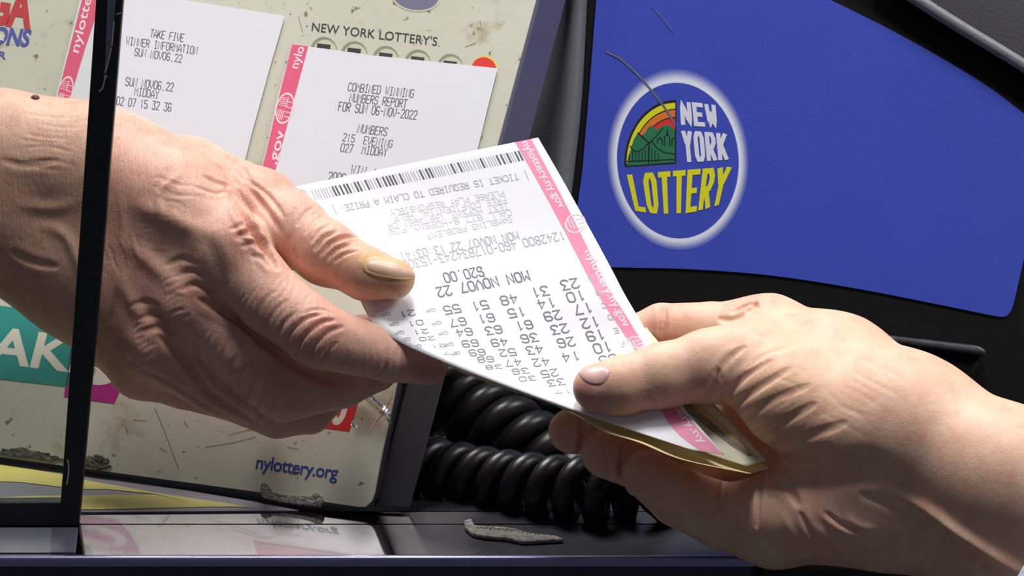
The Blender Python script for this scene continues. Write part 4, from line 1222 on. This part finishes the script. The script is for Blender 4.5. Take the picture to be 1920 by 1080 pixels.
skA = skin_mat('weathered_skin', lin(226, 180, 160), lin(208, 138, 124), lin(198, 148, 128), lin(168, 116, 90), lin(226, 178, 92))
handA = skin_obj(VA, FA, skA, [(445, 445, 2, 40, .6), (605, 600, -14, 40, .5), (535, 700, -8, 45, .5), (362, 545, -2, 45, .5), (290, 610, 6, 45, .5), (640, 440, -2, 35, .5), (800, 690, 2, 40, .7), (690, 610, 24, 40, .8), (230, 560, 40, 60, .4), (400, 350, 20, 50, .3)],
                 [(772, 535, -4, 36, .4), (720, 545, -4, 40, .15), (690, 490, -2, 28, .5), (640, 470, -4, 40, .25)])
tag(handA, "person's bare right hand reaching from behind the glass screen, thumb on top of the ticket", 'person')
nlA = mat('pinkish_beige_nail', lin(226, 190, 168), .42, vary=(lin(216, 176, 148), 200, .5))
nail(VA, FA, [(681, 500), (690, 484), (716, 482), (748, 490), (774, 506), (786, 519)], [(683, 508), (698, 517), (720, 523), (748, 526), (772, 524), (786, 520)], mat('yellow_cuticle', lin(222, 180, 128), .55), handA, .00006)
nailA = nail(VA, FA, [(684, 498), (692, 486), (716, 484), (748, 492), (774, 507), (785, 518)], [(687, 505), (700, 514), (722, 520), (748, 523), (772, 522), (785, 519)], nlA, handA)
tag(nailA, 'yellowed thumbnail')
nail(VA, FA, [(800, 700), (812, 690), (826, 684), (836, 684)], [(800, 712), (814, 708), (828, 702), (836, 692)], mat('dull_nail', lin(196, 150, 140), .35), handA)
mole = []
bm = bmesh.new(); bmesh.ops.create_uvsphere(bm, u_segments=14, v_segments=8, radius=.0016)
tA = BVHTree.FromPolygons([tuple(v) for v in VA], [tuple(q) for q in FA])
hm_ = tA.ray_cast(Vector(CAM), Vector(ray(66, 184) / np.linalg.norm(ray(66, 184))))
if hm_[0] is not None:
    for v in bm.verts: v.co = Vector((v.co.x, v.co.y, v.co.z * .8)) + hm_[0]
    bm_obj('mole', bm, mat('mole_brown', lin(104, 72, 62), .6), handA, True)
else: bm.free()

# ---- the hand on the right (palm side towards us)
palmB = [[(2110, 1000, -92, 128), (1900, 905, -70, 126), (1700, 800, -46, 126), (1565, 704, -18, 104), (1440, 636, 2, 77)],
         [(2110, 1120, -84, 126), (1930, 1040, -64, 124), (1700, 935, -38, 120)],
         [(1700, 860, -34, 110), (1430, 730, 12, 66)], [(1700, 900, -32, 110), (1430, 830, 12, 64)], [(1690, 930, -36, 110), (1450, 975, -18, 74)],
         [(1402, 678, -20, 66), (1480, 742, -32, 80), (1640, 830, -48, 92)],
         [(1475, 965, -26, 72), (1640, 965, -42, 90)]]
fingB = [[(1440, 636, 2, 76), (1335, 622, 6, 56), (1240, 616, 7, 47), (1170, 640, 7, 39)],
         [(1430, 760, 14, 60), (1250, 790, 8, 54), (1140, 800, 3, 48), (1070, 808, -3, 42)],
         [(1430, 850, 10, 58), (1290, 870, 0, 55), (1200, 868, -5, 52), (1137, 850, -9, 47)],
         [(1452, 985, -18, 74), (1350, 966, -14, 62), (1272, 932, -15, 56), (1214, 890, -19, 47)]]
thumB = [[(1402, 678, -20, 70), (1330, 686, -23, 66), (1240, 705, -25, 58), (1165, 723, -27, 52), (1119, 727, -28, 45)]]
VB, FB = grow(palmB, fingB, thumB, .012, .008, .008)
linesB = [
 ([(1088, 784), (1092, 815), (1088, 850), (1098, 880)], 1.3, 1.3), ([(1172, 830), (1166, 870), (1172, 910), (1196, 945)], 1.4, 1.4), ([(1120, 900), (1150, 908), (1176, 918)], 1.2, .6),
 ([(1338, 752), (1336, 728), (1346, 698), (1372, 668), (1398, 650)], 1.3, .55), ([(1352, 764), (1366, 738), (1398, 706), (1446, 676)], 1.5, .6), ([(1362, 776), (1390, 750), (1430, 722), (1484, 690)], 1.5, .6), ([(1380, 796), (1420, 768), (1462, 744), (1520, 722)], 1.5, .5),
 ([(1394, 826), (1436, 806), (1480, 784), (1530, 756)], 1.6, .65), ([(1420, 846), (1470, 832), (1530, 812), (1590, 792)], 1.7, .5), ([(1440, 868), (1500, 852), (1560, 836)], 1.5, .45), ([(1400, 690), (1440, 664), (1490, 648)], 1.4, .25), ([(1410, 812), (1450, 786), (1500, 766)], 1.0, -.2),
 ([(1480, 892), (1550, 882), (1622, 868), (1680, 880)], 4.5, 2.2), ([(1540, 912), (1600, 898), (1670, 902)], 2.6, 1.0), ([(1560, 868), (1610, 860), (1650, 862)], 1.2, -.5),
 ([(1640, 905), (1740, 955), (1810, 1002), (1900, 1064), (1980, 1110)], 2.4, -2.6), ([(1710, 972), (1790, 1016), (1880, 1080), (1940, 1120)], 2.4, 1.6), ([(1610, 925), (1650, 940), (1680, 955)], 1.6, .4),
 ([(1470, 968), (1490, 1006), (1518, 1040)], 1.9, -.55), ([(1530, 986), (1552, 1010), (1576, 1034)], 1.8, -.55), ([(1540, 968), (1580, 994), (1620, 1008)], 1.5, -.6), ([(1586, 968), (1614, 986), (1642, 992)], 1.4, -.5),
 ([(1500, 960), (1520, 1000), (1548, 1040)], 1.3, .7), ([(1545, 960), (1580, 984), (1624, 1000)], 1.0, .6), ([(1455, 905), (1480, 920), (1500, 950)], 1.6, .7), ([(1462, 885), (1475, 900), (1478, 920)], 1.2, -.5),
 ([(1243, 566), (1247, 600), (1242, 642)], .8, .9), ([(1236, 570), (1238, 600), (1234, 640)], .7, .5), ([(1372, 588), (1392, 576), (1414, 570), (1422, 580)], 1.0, .7), ([(1345, 598), (1372, 600), (1400, 590)], 1.2, .5), ([(1415, 562), (1414, 574), (1400, 590)], 1.0, .7),
 ([(1225, 742), (1230, 752), (1236, 766)], .9, .3), ([(1212, 735), (1222, 744), (1240, 755)], .8, .3),
 ([(1360, 890), (1352, 930), (1358, 980)], 1.0, .8), ([(1434, 880), (1424, 930), (1418, 990)], 1.0, .8),
 ([(1085, 760), (1120, 772), (1170, 782)], 1.0, -.2), ([(1345, 690), (1348, 710), (1340, 735)], 1.0, .4),
]
linesB += hatch(1290, 690, .4, -1, 5, 22, 60, .7, .06) + hatch(1500, 690, 1, .5, 8, 16, 80, .8, .05) + hatch(1620, 740, 1, .55, 8, 18, 100, .9, .06) + hatch(1480, 800, 1, -.6, 7, 14, 70, .8, .10)
VB, _ = engrave(VB, FB, linesB, 1.15)
skB = skin_mat('fair_skin', lin(236, 196, 170), lin(230, 156, 140), lin(222, 176, 148), None, lin(230, 180, 120), .55)
handB = skin_obj(VB, FB, skB, [(1105, 745, -34, 50, .8), (1100, 690, -34, 30, .6), (1200, 760, -32, 50, .5), (1072, 808, -14, 60, .8), (1137, 850, -20, 60, .8), (1214, 890, -28, 60, .7), (1240, 600, 2, 50, .4), (1410, 575, 0, 40, .5), (1550, 990, -40, 80, .4)], [(1480, 745, -48, 90, .2)])
tag(handB, "bare hand at the right, palm forward, thumb pressing the ticket's lower end", 'person')
nailB = nail(VB, FB, [(1085, 699), (1096, 691), (1116, 687), (1134, 687), (1143, 696)], [(1089, 707), (1100, 717), (1114, 722), (1129, 720), (1141, 706)], mat('pale_pink_nail', lin(222, 178, 172), .35), handB, .00022)
tag(nailB, 'pale pink thumbnail')
# sleeve cuff at the far right corner
cv, cf = [], []
axis0, axis1 = P(2020, 1062, -79), P(2300, 1210, -110)
ad = axis1 - axis0; ad /= np.linalg.norm(ad)
e1 = np.cross(ad, FWD); e1 /= np.linalg.norm(e1); e2 = np.cross(ad, e1)
NSL, NRL = 48, 10
for j in range(NRL + 1):
    t = j / NRL
    c = axis0 + (axis1 - axis0) * t
    for k in range(NSL):
        a = 2 * math.pi * k / NSL
        r = .0435 + .004 * t + .0012 * math.sin(3 * a + 4 * t) + .0006 * math.sin(9 * a + 11 * t)
        q = c + e1 * math.cos(a) * r * 1.05 + e2 * math.sin(a) * r * .86
        cv.append(q + ad * (.006 * math.cos(a)) * (1 - t))
for j in range(NRL):
    for k in range(NSL): cf.append((j * NSL + k, j * NSL + (k + 1) % NSL, (j + 1) * NSL + (k + 1) % NSL, (j + 1) * NSL + k))
slv = mesh_obj('sleeve', cv, cf, M['sleeve'], handB, True)
s_ = slv.modifiers.new('solid', 'SOLIDIFY'); s_.thickness = .0015; s_.offset = 0
